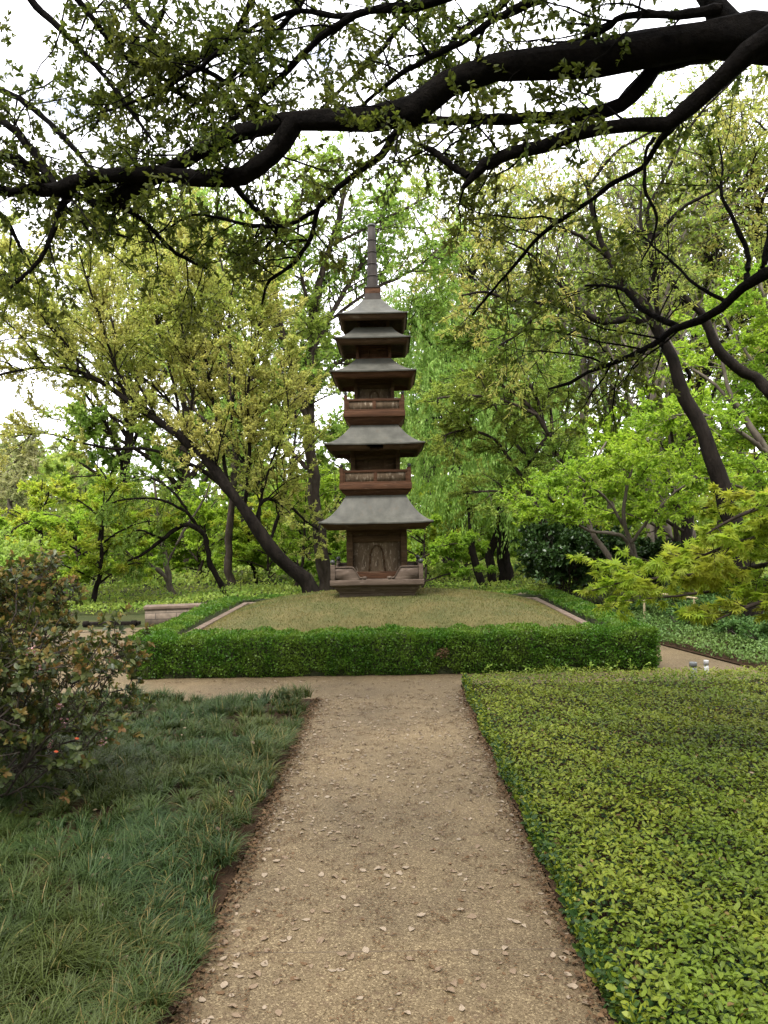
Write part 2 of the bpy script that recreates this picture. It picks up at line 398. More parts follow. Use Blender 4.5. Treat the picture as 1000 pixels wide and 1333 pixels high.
def build_tree(root, limbs, rng, lv1, lv2, leaf, bark='bark', twig=None, K0=26, names=None, lv3=None, rough=0.07, extra=None, crown_name='crown', tmin=0.004):
    """limbs: list of (points, radii). Children of root: trunk, limb..., twigs, crown"""
    LP = []; LR = []
    for i, (P, R) in enumerate(limbs):
        p, r = spline(P, R, K0)
        r = r*(1+0.055*rng.standard_normal(K0))
        wob = rng.standard_normal((K0, 3))*r[:, None]*0.16; wob[0] = 0
        p = p+wob
        v, f = tubes(p[None], r[None], 10 if r.max() > 0.06 else 7, rng, rough)
        nm = names[i] if names else ('trunk' if i == 0 else 'limb')
        mk(nm, v, [f], bark, root, smooth=True)
        LP.append(p); LR.append(r)
    LP = np.array(LP); LR = np.array(LR)
    skip = lv1.pop('skip', [])
    keep = [i for i in range(len(LP)) if i not in skip]
    bare = lv1.pop('bare', {})        # stretch of a limb, from its base, that carries no twigs
    SP, SR = LP.copy(), LR.copy()
    for i, fr in bare.items():
        k0 = int(fr*(K0-1)); SP[i], SR[i] = spline(LP[i][k0:], LR[i][k0:], K0)
    P1, R1 = spawn(SP[keep], SR[keep], rng, **lv1)
    P2, R2 = spawn(P1, R1, rng, **lv2)
    parts = [tubes(P1, np.maximum(R1, tmin), 5), tubes(P2, np.maximum(R2, tmin*0.7), 4)]
    Pl = P2
    if lv3:
        P3, R3 = spawn(P2, R2, rng, **lv3)
        parts.append(tubes(P3, np.maximum(R3, tmin*0.5), 3)); Pl = P3
    v, f = merge_tubes(parts)
    mk('twigs', v, [f], twig or bark, root, smooth=True)['kind'] = 'stuff'
    tpl = leaf.pop('tpl'); mat = leaf.pop('mat'); also = leaf.pop('also', None)
    A = leaves(Pl, rng, **leaf)
    if also: A = cat(A, leaves(P1, rng, **dict(leaf, n=also)))
    v, f = leaf_geo(tpl, *A)
    mk(crown_name, v, [f], mat, root)
    return A

# ------------------------------------------------------------------ setting
def sheet(name, poly, z, mat):
    V = [(x, y, z) for x, y in poly]
    o = mk(name, V, [np.arange(len(V))[None]], mat)
    o['kind'] = 'structure'; return o
sheet('ground', [(-150, -60), (150, -60), (150, 220), (-150, 220)], -0.03, 'ground')
sheet('path', [(-0.74, -8), (0.67, -8), (0.67, 7.85), (3.98, 7.85), (3.45, 10.2), (3.25, 12.5), (3.3, 13.7), (-3.9, 13.0), (-5.2, 12.7), (-9.5, 12.4), (-9.5, 7.3), (-0.74, 7.3)], 0.0, 'path')
sheet('bed_soil', [(-7, -3), (-0.742, -3), (-0.742, 7.298), (-7, 7.298)], 0.012, 'soil')
sheet('bed_soil', [(0.672, -3), (7, -3), (7, 7.84), (0.672, 7.84)], 0.012, 'soil')
sheet('bed_soil', [(3.99, 7.85), (9, 7.85), (9, 14), (3.32, 13.7), (3.26, 12.5), (3.46, 10.2)], 0.012, 'soil')

# mound
CX, CY = -0.19, 11.0
MX0, MX1, MY0, MY1 = -2.38, 2.33, 9.0, 13.0
def mound_z(x, y):
    u = np.clip(np.abs((x-(MX0+MX1)/2)/((MX1-MX0)/2)), 0, 1); v = np.clip(np.abs((y-(MY0+MY1)/2)/((MY1-MY0)/2)), 0, 1)
    return 0.33+0.335*(1-u**2.6)**0.75*(1-v**3.2)**0.7
nx, ny = 60, 50
gx, gy = np.meshgrid(np.linspace(MX0, MX1, nx), np.linspace(MY0, MY1, ny))
V = np.stack([gx, gy, mound_z(gx, gy)], -1).reshape(-1, 3)
i = np.arange(nx*ny).reshape(ny, nx)
Fm = np.stack([i[:-1, :-1], i[:-1, 1:], i[1:, 1:], i[1:, :-1]], -1).reshape(-1, 4)
mk('mound_terrain', V, [Fm], 'turf_base', smooth=True)['kind'] = 'structure'

curb = MB()
for (x0, x1, y0, y1) in ((-2.475, -2.38, 8.9, 13.1), (2.33, 2.425, 8.9, 13.1), (-2.38, 2.33, 8.9, 9.0), (-2.38, 2.33, 13.0, 13.1)):
    curb.box(x0, x1, y0, y1, 0.004, 0.372)
props(curb.build('stone_curb', 'stone', bevel=0.008), 'pinkish stone curb framing the square grass mound inside the hedge', 'curb')

def blades(rng, pos, h, lean, width, seg=3):
    """grass blades: pos (n,3), h length, lean (n,2) sideways reach as a share of h"""
    n = len(pos); t = np.linspace(0, 1, seg+1)
    ln = np.linalg.norm(lean, axis=1, keepdims=True)+1e-6
    side = np.stack([-lean[:, 1], lean[:, 0], np.zeros(n)], 1)/ln
    L = np.concatenate([lean, np.zeros((n, 1))], 1)
    V = []
    for k, u in enumerate(t):
        c = pos+L*(h*(u**1.7))[:, None]+np.array([0, 0, 1])*(h*(u-0.42*ln[:, 0]*u**2.6))[:, None]
        w = (width*(1-0.9*u**1.5)*0.5)[:, None]
        V += [c-side*w, c+side*w]
    V = np.stack(V, 1)
    F = []
    for k in range(seg): F.append(np.array([2*k, 2*k+1, 2*k+3, 2*k+2]))
    F = (np.arange(n)*(2*seg+2))[:, None, None]+np.array(F)[None]
    return V.reshape(-1, 3), F.reshape(-1, 4)

# short turf on the mound
r = RS(5); n = 90000
p = np.stack([r.uniform(MX0, MX1, n), r.uniform(MY0, MY1, n), np.zeros(n)], 1)
p[:, 2] = mound_z(p[:, 0], p[:, 1])-0.004
v, f = blades(r, p, r.uniform(0.012, 0.036, n), r.normal(0, 0.55, (n, 2)), np.full(n, 0.006), 1)
mk('mound_grass', v, [f], 'turf')['kind'] = 'stuff'

# mondo grass lawn
def swirl(x, y):
    a = 2.1*np.sin(1.9*x+0.7*y)+1.7*np.sin(1.3*y-2.3*x+1.0)+1.3*np.sin(3.1*x+2.7*y)
    return np.stack([np.cos(a), np.sin(a)], -1)
def lumps(x, y):
    return 0.5+0.25*np.sin(4.1*x+1.2*np.sin(2.3*y))+0.25*np.sin(3.7*y+1.5*np.sin(3.1*x)+1.0)
def lawn_pts(r, n, edge):
    y = r.uniform(1.5, 7.27, n)
    xl = -0.52*y-0.9
    x = -0.75+(xl+0.75)*r.random(n)
    e = 0.05*np.sin(7*y)+0.035*np.sin(17*y+1)+0.02*np.sin(41*y)
    ey = 7.25+0.03*np.sin(9*x)+0.03*np.sin(23*x)
    ok = (x < -0.75+e*0.42-edge) & (y < ey-edge)
    return x[ok], y[ok]
r = RS(11)
tx, ty = lawn_pts(r, 3900, 0.0)
nb = 34; NT = len(tx)
big = np.repeat(r.uniform(0.45, 1.3, NT), nb)
a = r.uniform(0, 2*PI, NT*nb); q = np.sqrt(r.random(NT*nb))
dirv = np.stack([np.cos(a), np.sin(a)], 1)
cx = np.repeat(tx, nb)+dirv[:, 0]*q*0.028*big; cy = np.repeat(ty, nb)+dirv[:, 1]*q*0.028*big
lm = lumps(cx, cy)
h = (0.072+0.055*lm)*big*r.uniform(0.6, 1.2, len(cx))
tl = np.repeat(swirl(tx, ty)*0.30+r.normal(0, 0.22, (NT, 2)), nb, axis=0)
lean = dirv*(0.25+0.75*q)[:, None]+tl+r.normal(0, 0.14, (len(cx), 2))
lm2 = np.linalg.norm(lean, axis=1, keepdims=True); lean = lean/np.maximum(1, lm2/1.25)
pos = np.stack([cx, cy, 0.010+0.07*lm], 1)
wd = np.where(cy < 4.2, 0.0058, 0.0072)*r.uniform(0.7, 1.15, len(cx))
dry = (r.random(len(cx)) < np.where(cx > -1.05, 0.13, 0.03)*(0.4+np.repeat(r.random(NT), nb)*1.4))
v, f = blades(r, pos[~dry], h[~dry], lean[~dry], wd[~dry], 4)
g = mk('lawn_grass', v, [f], 'grass'); g['kind'] = 'stuff'
v, f = blades(r, pos[dry], h[dry]*1.0, lean[dry], wd[dry], 4)
g = mk('dry_grass', v, [f], 'grass_dry'); g['kind'] = 'stuff'

# clipped vine ground cover on the right of the path
r = RS(12)
def vine_top(x, y):
    z = 0.155+0.011*np.sin(5.3*x+1.1*np.sin(3*y))+0.010*np.sin(6.1*y+1.7*np.sin(2.7*x))+0.012*np.sin(13*x+9*y)
    d = np.minimum(np.minimum(x-0.69, 7.87-y), 0.14)/0.14
    return z*np.clip(0.30+0.70*np.sqrt(np.clip(d, 0, 1)), 0, 1)
def vine_pts(n):
    y = 1.4+(7.87-1.4)*r.random(n)**1.25
    x = 0.68+(0.55*y+0.75)*r.random(n)
    e = 0.028*np.sin(6*y)+0.02*np.sin(19*y+2)+0.018*np.sin(47*y)
    ok = (x > 0.70+e) & (y < 7.84+0.03*np.sin(8*x))
    return x[ok], y[ok]
x, y = vine_pts(150000); n = len(x)
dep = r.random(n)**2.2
top = vine_top(x, y)
z = top*(1-0.55*dep)+r.normal(0, 0.012, n)
sd = r.random(n) < 0.10            # the clipped side along the path
x = np.where(sd, 0.685+0.03*r.random(n)+0.028*np.sin(6*y)*.5, x); z = np.where(sd, 0.012+0.11*r.random(n), z)
edge = np.clip(1-(x-0.70)/0.14, 0, 1)
az = r.uniform(0, 2*PI, n); el = r.normal(0.25, 0.35, n)
d = np.stack([np.cos(az)*np.cos(el), np.sin(az)*np.cos(el), np.sin(el)], 1)
nm = np.stack([r.normal(0, 0.38, n)-1.1*edge, r.normal(0, 0.38, n), np.ones(n)*(1-0.5*edge)], 1)
s = r.uniform(0.016, 0.033, n)*np.where(r.random(n) < 0.10, 1.35, 1)
young_lit = dep < 0.27+0.045*np.clip(y-2.5, 0, 5)+0.06+0.12*lumps(x*1.7, y*1.7)-0.2*edge  # pale new leaves; share also grows with distance, painting oak shade onto the near bed
rusty = r.random(n) < 0.012
v, f = leaf_geo('oval', np.stack([x, y, z+.004], 1)[rusty], d[rusty], nm[rusty], s[rusty], 1.1)
mk('ground_cover', v, [f], 'haw_bronze')['kind'] = 'stuff'
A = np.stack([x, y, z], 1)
v, f = leaf_geo('oval', A[young_lit], d[young_lit], nm[young_lit], s[young_lit], 1.1)
mk('ground_cover', v, [f], 'vine_young_lit')['kind'] = 'stuff'
v, f = leaf_geo('oval', A[~young_lit], d[~young_lit], nm[~young_lit], s[~young_lit]*1.1, 1.15)
mk('ground_cover', v, [f], 'vine_old_shaded')['kind'] = 'stuff'
ns = 3500
x, y = vine_pts(ns); ns = len(x)
p0 = np.stack([x, y, np.full(ns, 0.012)], 1); p1 = np.stack([x+r.normal(0, .03, ns), y+r.normal(0, .03, ns), vine_top(x, y)*0.7], 1)
v, f = tubes(np.stack([p0, (p0+p1)/2+r.normal(0, .01, (ns, 3)), p1], 1), np.full((ns, 3), 0.0016), 3)
mk('ground_cover_stems', v, [f], 'twig')['kind'] = 'stuff'

# fallen leaves on the paving: the largest ones one by one, the rest as litter
r = RS(21)
def dead_shape(rr):
    u = np.linspace(0, 1, 6); w = 0.30*np.sin(PI*u**0.8)**0.9+0.01
    curl = rr.uniform(0.1, 0.5); bow = rr.uniform(-0.18, 0.22)
    V = []
    for a, b in zip(u, w):
        zz = bow*math.sin(PI*a)
        V += [(a-0.5, -b, zz+curl*b), (a-0.5, 0, zz), (a-0.5, b, zz+curl*b*rr.uniform(0.5, 1.3))]
    F = []
    for k in range(5):
        for j in range(2): F.append((3*k+j, 3*k+j+1, 3*k+j+4, 3*k+j+3))
    V = np.array(V); V[:, 2] -= V[:, 2].min(); return V, np.array(F)
protos = []
for k in range(10):
    V_, F_ = dead_shape(r)
    me_mat = ('pale_dead', 'dead_leaf', 'pale_dead', 'dead_brown', 'dead_leaf')[k % 5]
    protos.append((V_, F_, me_mat))
lab = {'pale_dead': ('pale dry leaf lying on the gravelly paving of the path', 'pale fallen leaves on the path'),
       'dead_leaf': ('tan dry leaf lying on the gravelly paving of the path', 'tan fallen leaves on the path'),
       'dead_brown': ('small brown curled leaf lying on the gravelly paving of the path', 'brown fallen leaves on the path')}
def path_xy(n, y0, y1):
    y = y0+(y1-y0)*r.random(n)
    x = r.uniform(-0.72, 0.66, n)
    e = r.random(n) < 0.30
    x[e] = np.where(r.random(e.sum()) < 0.65, -0.74+np.abs(r.normal(0, 0.10, e.sum())), 0.66-np.abs(r.normal(0, 0.08, e.sum())))
    return x, y
x, y = path_xy(290, 2.38, 4.0)
first = {}
for k in range(290):
    V_, F_, mt = protos[k % 10]
    if k < 10:
        o = mk('fallen_leaf', V_, [F_], mt, origin=(0, 0, 0)); first[k] = o
        props(o, lab[mt][0], 'leaf', lab[mt][1])
    else:
        o = first[k % 10].copy(); COL.objects.link(o)
    sc = float(r.uniform(0.020, 0.046))*(1.0 if mt != 'dead_brown' else 0.8)
    o.location = (float(x[k]), float(y[k]), 0.0012); o.rotation_euler = (float(r.normal(0, 0.12)), float(r.normal(0, 0.12)), float(r.uniform(0, 6.28))); o.scale = (sc, sc, sc)
for mt, n in (('pale_dead', 1700), ('dead_leaf', 1500), ('dead_brown', 15000)):
    x, y = path_xy(n, 2.3, 8.3)
    wide = (y > 7.45); x[wide] = r.uniform(-3.6, 3.6, wide.sum())
    if mt == 'dead_brown':
        k = n//14; x = np.repeat(x[:k], 14)+r.normal(0, .022, k*14); y = np.repeat(y[:k], 14)+r.normal(0, .022, k*14); x = np.where(y < 7.3, np.clip(x, -.73, .66), x)
    keep = (y > 4.0) | (mt == 'dead_brown'); x, y = x[keep], y[keep]; n = len(x)
    az = r.uniform(0, 2*PI, n)
    d = np.stack([np.cos(az), np.sin(az), r.normal(0, 0.10, n)], 1)
    nm = np.stack([r.normal(0, .25, n), r.normal(0, .25, n), np.ones(n)], 1)
    s = r.uniform(0.012, 0.034, n)*(0.42 if mt == 'dead_brown' else 1)
    v, f = leaf_geo('oval', np.stack([x, y, np.full(n, 0.006)], 1), d, nm, s, 1.2)
    mk('leaf_litter', v, [f], mt)['kind'] = 'stuff'
n = 900   # a few leaves caught in the beds
x = np.r_[r.uniform(-3, -0.75, 500), r.uniform(0.75, 3.6, 400)]; y = r.uniform(2.2, 7.2, n)
z = np.where(x < 0, 0.02+0.13*lumps(x, y), vine_top(np.maximum(x, 0.7), y)+0.008)
sel = r.random(n) < np.where(x < 0, 0.5, 0.2)
az = r.uniform(0, 2*PI, n); d = np.stack([np.cos(az), np.sin(az), r.normal(0, 0.3, n)], 1); nm = np.stack([r.normal(0, .5, n), r.normal(0, .5, n), np.ones(n)], 1)
v, f = leaf_geo('oval', np.stack([x, y, z], 1)[sel], d[sel], nm[sel], r.uniform(0.02, 0.04, sel.sum()), 1.2)
mk('leaf_litter', v, [f], 'dead_leaf')['kind'] = 'stuff'
n = 4200  # crumbled litter against the two path edges
sd = r.random(n) < 0.6
x = np.where(sd, -0.745+np.abs(r.normal(0, 0.035, n)), 0.675-np.abs(r.normal(0, 0.03, n))); y = r.uniform(2.2, 7.6, n); y = np.where(sd, np.minimum(y, 7.25), y)
az = r.uniform(0, 2*PI, n); d = np.stack([np.cos(az), np.sin(az), r.normal(0, 0.3, n)], 1); nm = np.stack([r.normal(0, .5, n), r.normal(0, .5, n), np.ones(n)], 1)
v, f = leaf_geo('oval', np.stack([x, y, r.uniform(0.003, 0.02, n)], 1), d, nm, r.uniform(0.008, 0.028, n), 1.2)
mk('leaf_litter', v, [f], 'dead_brown')['kind'] = 'stuff'

# ------------------------------------------------------------------ box hedge round the mound
r = RS(31)
HX0, HX1, HY0, HY1, HW, HH = -2.90, 2.88, 8.40, 13.55, 0.40, 0.445
IX0, IX1, IY0, IY1 = HX0+HW, HX1-HW, HY0+0.46, HY1-HW
def hedge_pts(n):
    """points on the outside, top and inside faces of the hedge ring, with outward normals"""
    P = []; Nn = []
    def face(cnt, fx, nrm):
        u, w = r.random(cnt), r.random(cnt); p = np.stack(fx(u, w), 1); P.append(p); Nn.append(np.tile(nrm, (cnt, 1)))
    W = HX1-HX0; D = HY1-HY0
    dens = n
    face(int(dens*W*HH*1.3), lambda u, w: (HX0+W*u, np.full_like(u, HY0), HH*w), (0, -1, 0))
    face(int(dens*D*HH*.5), lambda u, w: (np.full_like(u, HX0), HY0+D*u, HH*w), (-1, 0, 0))
    face(int(dens*D*HH*.5), lambda u, w: (np.full_like(u, HX1), HY0+D*u, HH*w), (1, 0, 0))
    face(int(dens*W*HH*.25), lambda u, w: (HX0+W*u, np.full_like(u, HY1), HH*w), (0, 1, 0))
    face(int(dens*W*.46*1.2), lambda u, w: (HX0+W*u, HY0+.46*w, np.full_like(u, HH)), (0, 0, 1))
    face(int(dens*W*HW*.7), lambda u, w: (HX0+W*u, HY1-HW*w, np.full_like(u, HH)), (0, 0, 1))
    for xa in (HX0, IX1):
        face(int(dens*D*HW*.8), lambda u, w, xa=xa: (xa+HW*w, IY0+(IY1-IY0)*u, np.full_like(u, HH)), (0, 0, 1))
    return np.concatenate(P), np.concatenate(Nn).astype(float)
p, nr = hedge_pts(6800); n = len(p)
# rounded shoulders and clipped-but-lumpy faces
low = p[:, 2]
rd = np.clip((low-(HH-0.10))/0.10, 0, 1)**2*0.05+np.clip(1-low/0.10, 0, 1)*0.05
p[:, 0] += np.where(nr[:, 0] != 0, -np.sign(nr[:, 0])*rd, 0); p[:, 1] += np.where(nr[:, 1] != 0, -np.sign(nr[:, 1])*rd, 0)
dc = np.minimum(np.minimum(p[:, 0]-HX0, HX1-p[:, 0]), np.minimum(p[:, 1]-HY0, HY1-p[:, 1]))
p[:, 2] -= np.where(nr[:, 2] > 0, np.clip(1-dc/0.09, 0, 1)**2*0.06, 0)
for sx in (HX0, HX1):      # rounded corners in plan
    cxn = HX0+0.2 if sx == HX0 else HX1-0.2
    dx = (p[:, 0]-cxn)*(-1 if sx == HX0 else 1); dy = (HY0+0.2)-p[:, 1]
    m_ = (dx > 0) & (dy > 0); rr_ = np.hypot(dx, dy); k_ = np.where(m_ & (rr_ > 0.2), 0.2/np.maximum(rr_, 1e-6), 1)
    p[:, 0] = np.where(m_, cxn+(p[:, 0]-cxn)*k_, p[:, 0]); p[:, 1] = np.where(m_, HY0+0.2-dy*k_, p[:, 1])
bump = 0.012*np.sin(4.3*p[:, 0]+1.7*p[:, 1])+0.014*np.sin(9*p[:, 0]+3*p[:, 2])+0.012*np.sin(23*p[:, 0]+11*p[:, 1])+0.010*np.sin(31*p[:, 2]+17*p[:, 0])+0.012*np.sin(13*p[:, 1])
p += nr*(bump-np.abs(r.normal(0, 0.024, n)))[:, None]
d = unit(nr*0.7+r.normal(0, 0.7, (n, 3))+np.array([0, 0, 0.35])); nm = nr+r.normal(0, 0.6, (n, 3))
hedge = thing('box_hedge', 'clipped dark green box hedge with small leaves running round the grass mound', 'hedge', ((HX0+HX1)/2, HY0, 0))
v, f = leaf_geo('diamond', p, d, nm, r.uniform(0.018, 0.034, n), 1.25)
mk('foliage', v, [f], 'box_leaf', hedge)
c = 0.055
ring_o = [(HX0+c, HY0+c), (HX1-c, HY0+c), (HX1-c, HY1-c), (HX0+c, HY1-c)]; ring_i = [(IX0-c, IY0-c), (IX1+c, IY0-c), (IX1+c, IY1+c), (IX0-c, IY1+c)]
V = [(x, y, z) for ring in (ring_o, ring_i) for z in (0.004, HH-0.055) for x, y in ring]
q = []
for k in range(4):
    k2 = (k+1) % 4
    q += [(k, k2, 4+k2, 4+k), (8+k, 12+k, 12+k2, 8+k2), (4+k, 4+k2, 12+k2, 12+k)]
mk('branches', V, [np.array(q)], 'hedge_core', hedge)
n = 160; c0 = at(576, 850, HY0-0.01)
a = r.uniform(0, 2*PI, n); rr = np.sqrt(r.random(n))
pp = np.stack([c0[0]+0.075*rr*np.cos(a), c0[1]+r.normal(0, 0.010, n), c0[2]+0.05*rr*np.sin(a)+0.02*rr*np.cos(a)], 1)
v, f = leaf_geo('diamond', pp, r.normal(0, 1, (n, 3)), np.array([0, -1, 0])+r.normal(0, 0.5, (n, 3)), r.uniform(0.012, 0.024, n), 1.2)
mk('dead_patch', v, [f], 'dead_brown', hedge)['label'] = 'small brown patch of dried leaves on the hedge front'

# seedlings sprouting along the hedge foot
seed_x = [632, 690, 715, 742, 768, 790, 806, 822, 842]
for k, px in enumerate(seed_x):
    b = at(px, 878-0.02*(px-632), HY0-0.05); b[2] = 0.0; b[1] = HY0-0.05-0.03*r.random()
    hh = r.uniform(0.06, 0.17)
    stem = np.array([b, b+[r.normal(0, .02), 0, hh*.5], b+[r.normal(0, .04), -.01, hh]])
    sp, sr = spline(stem, [.002, .0017, .001], 8)
    sroot = thing('seedling', 'pale green seedling sprouting at the foot of the hedge beside the path', 'plant', b, 'seedlings along the hedge foot')
    v, f = tubes(sp[None], sr[None], 4); mk('stem', v, [f], 'seedling', sroot)
    v, f = leaf_geo('oval', *leaves(sp[None], r, 9, (0.3, 1), (0.025, 0.05), 1.0)); mk('foliage', v, [f], 'seedling', sroot)

# ------------------------------------------------------------------ pagoda
PG = thing('pagoda', 'tall five-roofed wooden pagoda with balconies and a spire on the grass mound', 'pagoda', (CX, CY, 0.55))
def sq(h0, h1, z0, z1):
    b = MB(); b.loft([(h0, z0), (h1, z1)], CX, CY, 1, cap0=True, cap1=True); return b
plinth = MB()
plinth.loft([(0.505, 0.52), (0.505, 0.705), (0.52, 0.712), (0.52, 0.735)], CX, CY, cap0=True, cap1=True)
plinth.loft([(0.53, 0.736), (0.565, 0.776), (0.565, 0.800)], CX, CY, cap0=True, cap1=True)
pl = plinth.build('plinth', 'grey_wood', PG, bevel=0.006)
slab = MB().loft([(0.598, 0.802), (0.625, 0.825), (0.625, 0.889), (0.618, 0.893)], CX, CY, cap0=True, cap1=True).build('floor_slab', 'grey_wood', PG, bevel=0.006)

def ball(cx, cy, z, rad):
    b = MB()
    b.lathe([(0.0005, z), (rad*.55, z), (rad*.5, z+rad*.25), (rad*.8, z+rad*.45), (rad, z+rad*1.05), (rad*.85, z+rad*1.6), (rad*.45, z+rad*1.95), (0.0005, z+rad*2.05)], cx, cy, 14); return b

def balcony(floor, h, z0, z1, pw, zr, zb, ins, mat):
    """posts with ball finials and a panelled rail on each side"""
    for sx in (-1, 1):
        for sy in (-1, 1):
            x, y = CX+sx*(h-ins), CY+sy*(h-ins)
            MB().box(x-pw, x+pw, y-pw, y+pw, z0, z1).build('railing_post', mat, floor, bevel=0.004)
            ball(x, y, z1-0.001, zb).build('finial', 'black_metal', floor, smooth=True)
    for side in range(4):
        w = h-ins-pw
        b = MB(); pb = MB()
        def put(bb, u0, u1, t0, t1, za, zc):
            if side == 0: bb.box(CX+u0, CX+u1, CY-(h-ins)+t0, CY-(h-ins)+t1, za, zc)
            elif side == 2: bb.box(CX+u0, CX+u1, CY+(h-ins)-t1, CY+(h-ins)-t0, za, zc)
            elif side == 1: bb.box(CX+(h-ins)-t1, CX+(h-ins)-t0, CY+u0, CY+u1, za, zc)
            else: bb.box(CX-(h-ins)+t0, CX-(h-ins)+t1, CY+u0, CY+u1, za, zc)
        put(b, -w, w, -0.018, 0.018, zr-0.034, zr)
        put(b, -w, w, -0.018, 0.018, z0, z0+0.022)
        put(b, -0.024, 0.024, -0.0165, 0.0165, z0+0.022, zr-0.034)
        for s in (-1, 1): put(b, *(sorted((s*w, s*(w-0.022)))), -0.0165, 0.0165, z0+0.022, zr-0.034)
        rail = b.build('railing', mat, floor, bevel=0.003)
        put(pb, -w, w, -0.004, 0.004, z0+0.01, zr-0.02)
        pb.build('railing_panel', 'panel_wood', floor)

# ground-floor rail: corner posts and ogee end panels, open in the middle of each side
for sx in (-1, 1):
    for sy in (-1, 1):
        x, y = CX+sx*0.585, CY+sy*0.585
        MB().box(x-.03, x+.03, y-.03, y+.03, 0.893, 1.098).build('railing_post', 'grey_wood', slab, bevel=0.004)
        ball(x, y, 1.097, 0.034).build('finial', 'black_metal', slab, smooth=True)
for side in range(4):
    for s in (-1, 1):
        out = [(0.553, 0.895), (0.553, 1.052), (0.33, 1.052)] + [(0.33-0.10*t, 1.052-0.095*(t*t*(3-2*t))-0.045*t**3) for t in np.linspace(0.1, 1, 8)] + [(0.20, 0.902), (0.20, 0.895)]
        def fmap(u, w, k, side=side, s=s, th=0.014):
            t = -0.585+(th if k else -th)
            x, y = ((s*u, t), (-t, s*u), (-s*u, -t), (t, -s*u))[side]
            return (CX+x, CY+y, w)
        b = MB(); b.prism(out, fmap); b.build('railing_panel', 'grey_wood', slab)
        top = [(0.553, 1.052), (0.33, 1.052)] + [(0.33-0.10*t, 1.052-0.095*(t*t*(3-2*t))-0.045*t**3) for t in np.linspace(0.1, 1, 8)] + [(0.19, 0.905)]
        b = MB()
        for (u0, w0), (u1, w1) in zip(top[:-1], top[1:]):
            q4 = [(u0, w0+.001), (u1, w1+.001), (u1, w1+.020), (u0, w0+.020)]
            b.prism(q4, lambda u, w, k, fm=fmap: fm(u, w, k, th=0.021))
        b.build('railing', 'grey_wood', slab)
        t = -0.585
        x, y = ((s*0.165, t), (-t, s*0.165), (-s*0.165, -t), (t, -s*0.165))[side]
        MB().lathe([(0.0005, .893), (.022, .893), (.018, .903), (.034, .918), (.030, .932), (.012, .938), (.0005, .939)], CX+x, CY+y, 12).build('rail_end', 'grey_wood', slab, smooth=True)

def storey(h, z0, z1, pw, style, mat='wood'):
    core = sq(h-0.05, h-0.05, z0, z1).build('storey', 'panel_wood' if style == 'arch' else mat, PG)
    for sx in (-1, 1):
        for sy in (-1, 1):
            x, y = CX+sx*(h-pw/2), CY+sy*(h-pw/2)
            MB().box(x-pw/2, x+pw/2, y-pw/2, y+pw/2, z0, z1).build('corner_post', mat, core, bevel=0.004)
    H = z1-z0; w = h-pw
    for side in range(4):
        def put(bb, u0, u1, t, za, zc):
            y0, y1 = -h+0.05-0.003-t, -h+0.05+0.004
            if side == 0: bb.box(CX+u0, CX+u1, CY+y0, CY+y1, za, zc)
            elif side == 2: bb.box(CX+u0, CX+u1, CY-y1, CY-y0, za, zc)
            elif side == 1: bb.box(CX-y1, CX-y0, CY+u0, CY+u1, za, zc)
            else: bb.box(CX+y0, CX+y1, CY+u0, CY+u1, za, zc)
        b = MB(); put(b, -w, w, 0.030, z1-0.10*H/0.66*1.0, z1); put(b, -w, w, 0.020, z1-0.20*H/0.66, z1-0.10*H/0.66-0.002); b.build('lintel', mat, core, bevel=0.003)
        b = MB(); put(b, -w, w, 0.032, z0, z0+0.09*H/0.66); b.build('sill', 'red_wood', core, bevel=0.003)
        if style == 'arch':
            aw = 0.34*w; za = z0+0.09*H/0.66; zt = z1-0.24*H/0.66
            pts = [(-aw*1.02, za)] + [(-aw*(0.80+0.20*(1-t)), za+(zt-za)*0.62*t) for t in (0.5, 1.0)]
            ra = aw*0.80
            pts += [(-ra*math.cos(a), za+(zt-za)*0.62+(zt-za)*0.38*math.sin(a)) for a in np.linspace(0.25, PI-0.25, 9)]
            pts += [(aw*0.80, za+(zt-za)*0.62), (aw*0.9, za+(zt-za)*0.31), (aw*1.02, za)]
            b = MB()
            P = np.array(pts); T = unit(np.gradient(P, axis=0)); Nn = np.stack([-T[:, 1], T[:, 0]], 1)*0.011
            for k in range(len(P)-1):
                q4 = [tuple(P[k]-Nn[k]), tuple(P[k+1]-Nn[k+1]), tuple(P[k+1]+Nn[k+1]), tuple(P[k]+Nn[k])]
                def fm(u, w_, kk, side=side):
                    t = -h+0.05+(0.003 if kk else -0.016)
                    x, y = ((u, t), (-t, u), (-u, -t), (t, -u))[side]
                    return (CX+x, CY+y, w_)
                b.prism(q4, fm)
            b.build('arch_trim', 'wood', core)
        else:
            for u in (-w*0.36, w*0.36):
                b = MB(); put(b, u-0.009, u+0.009, 0.014, z0+0.09*H/0.66, z1-0.20*H/0.66); b.build('mullion', mat, core)
    return core

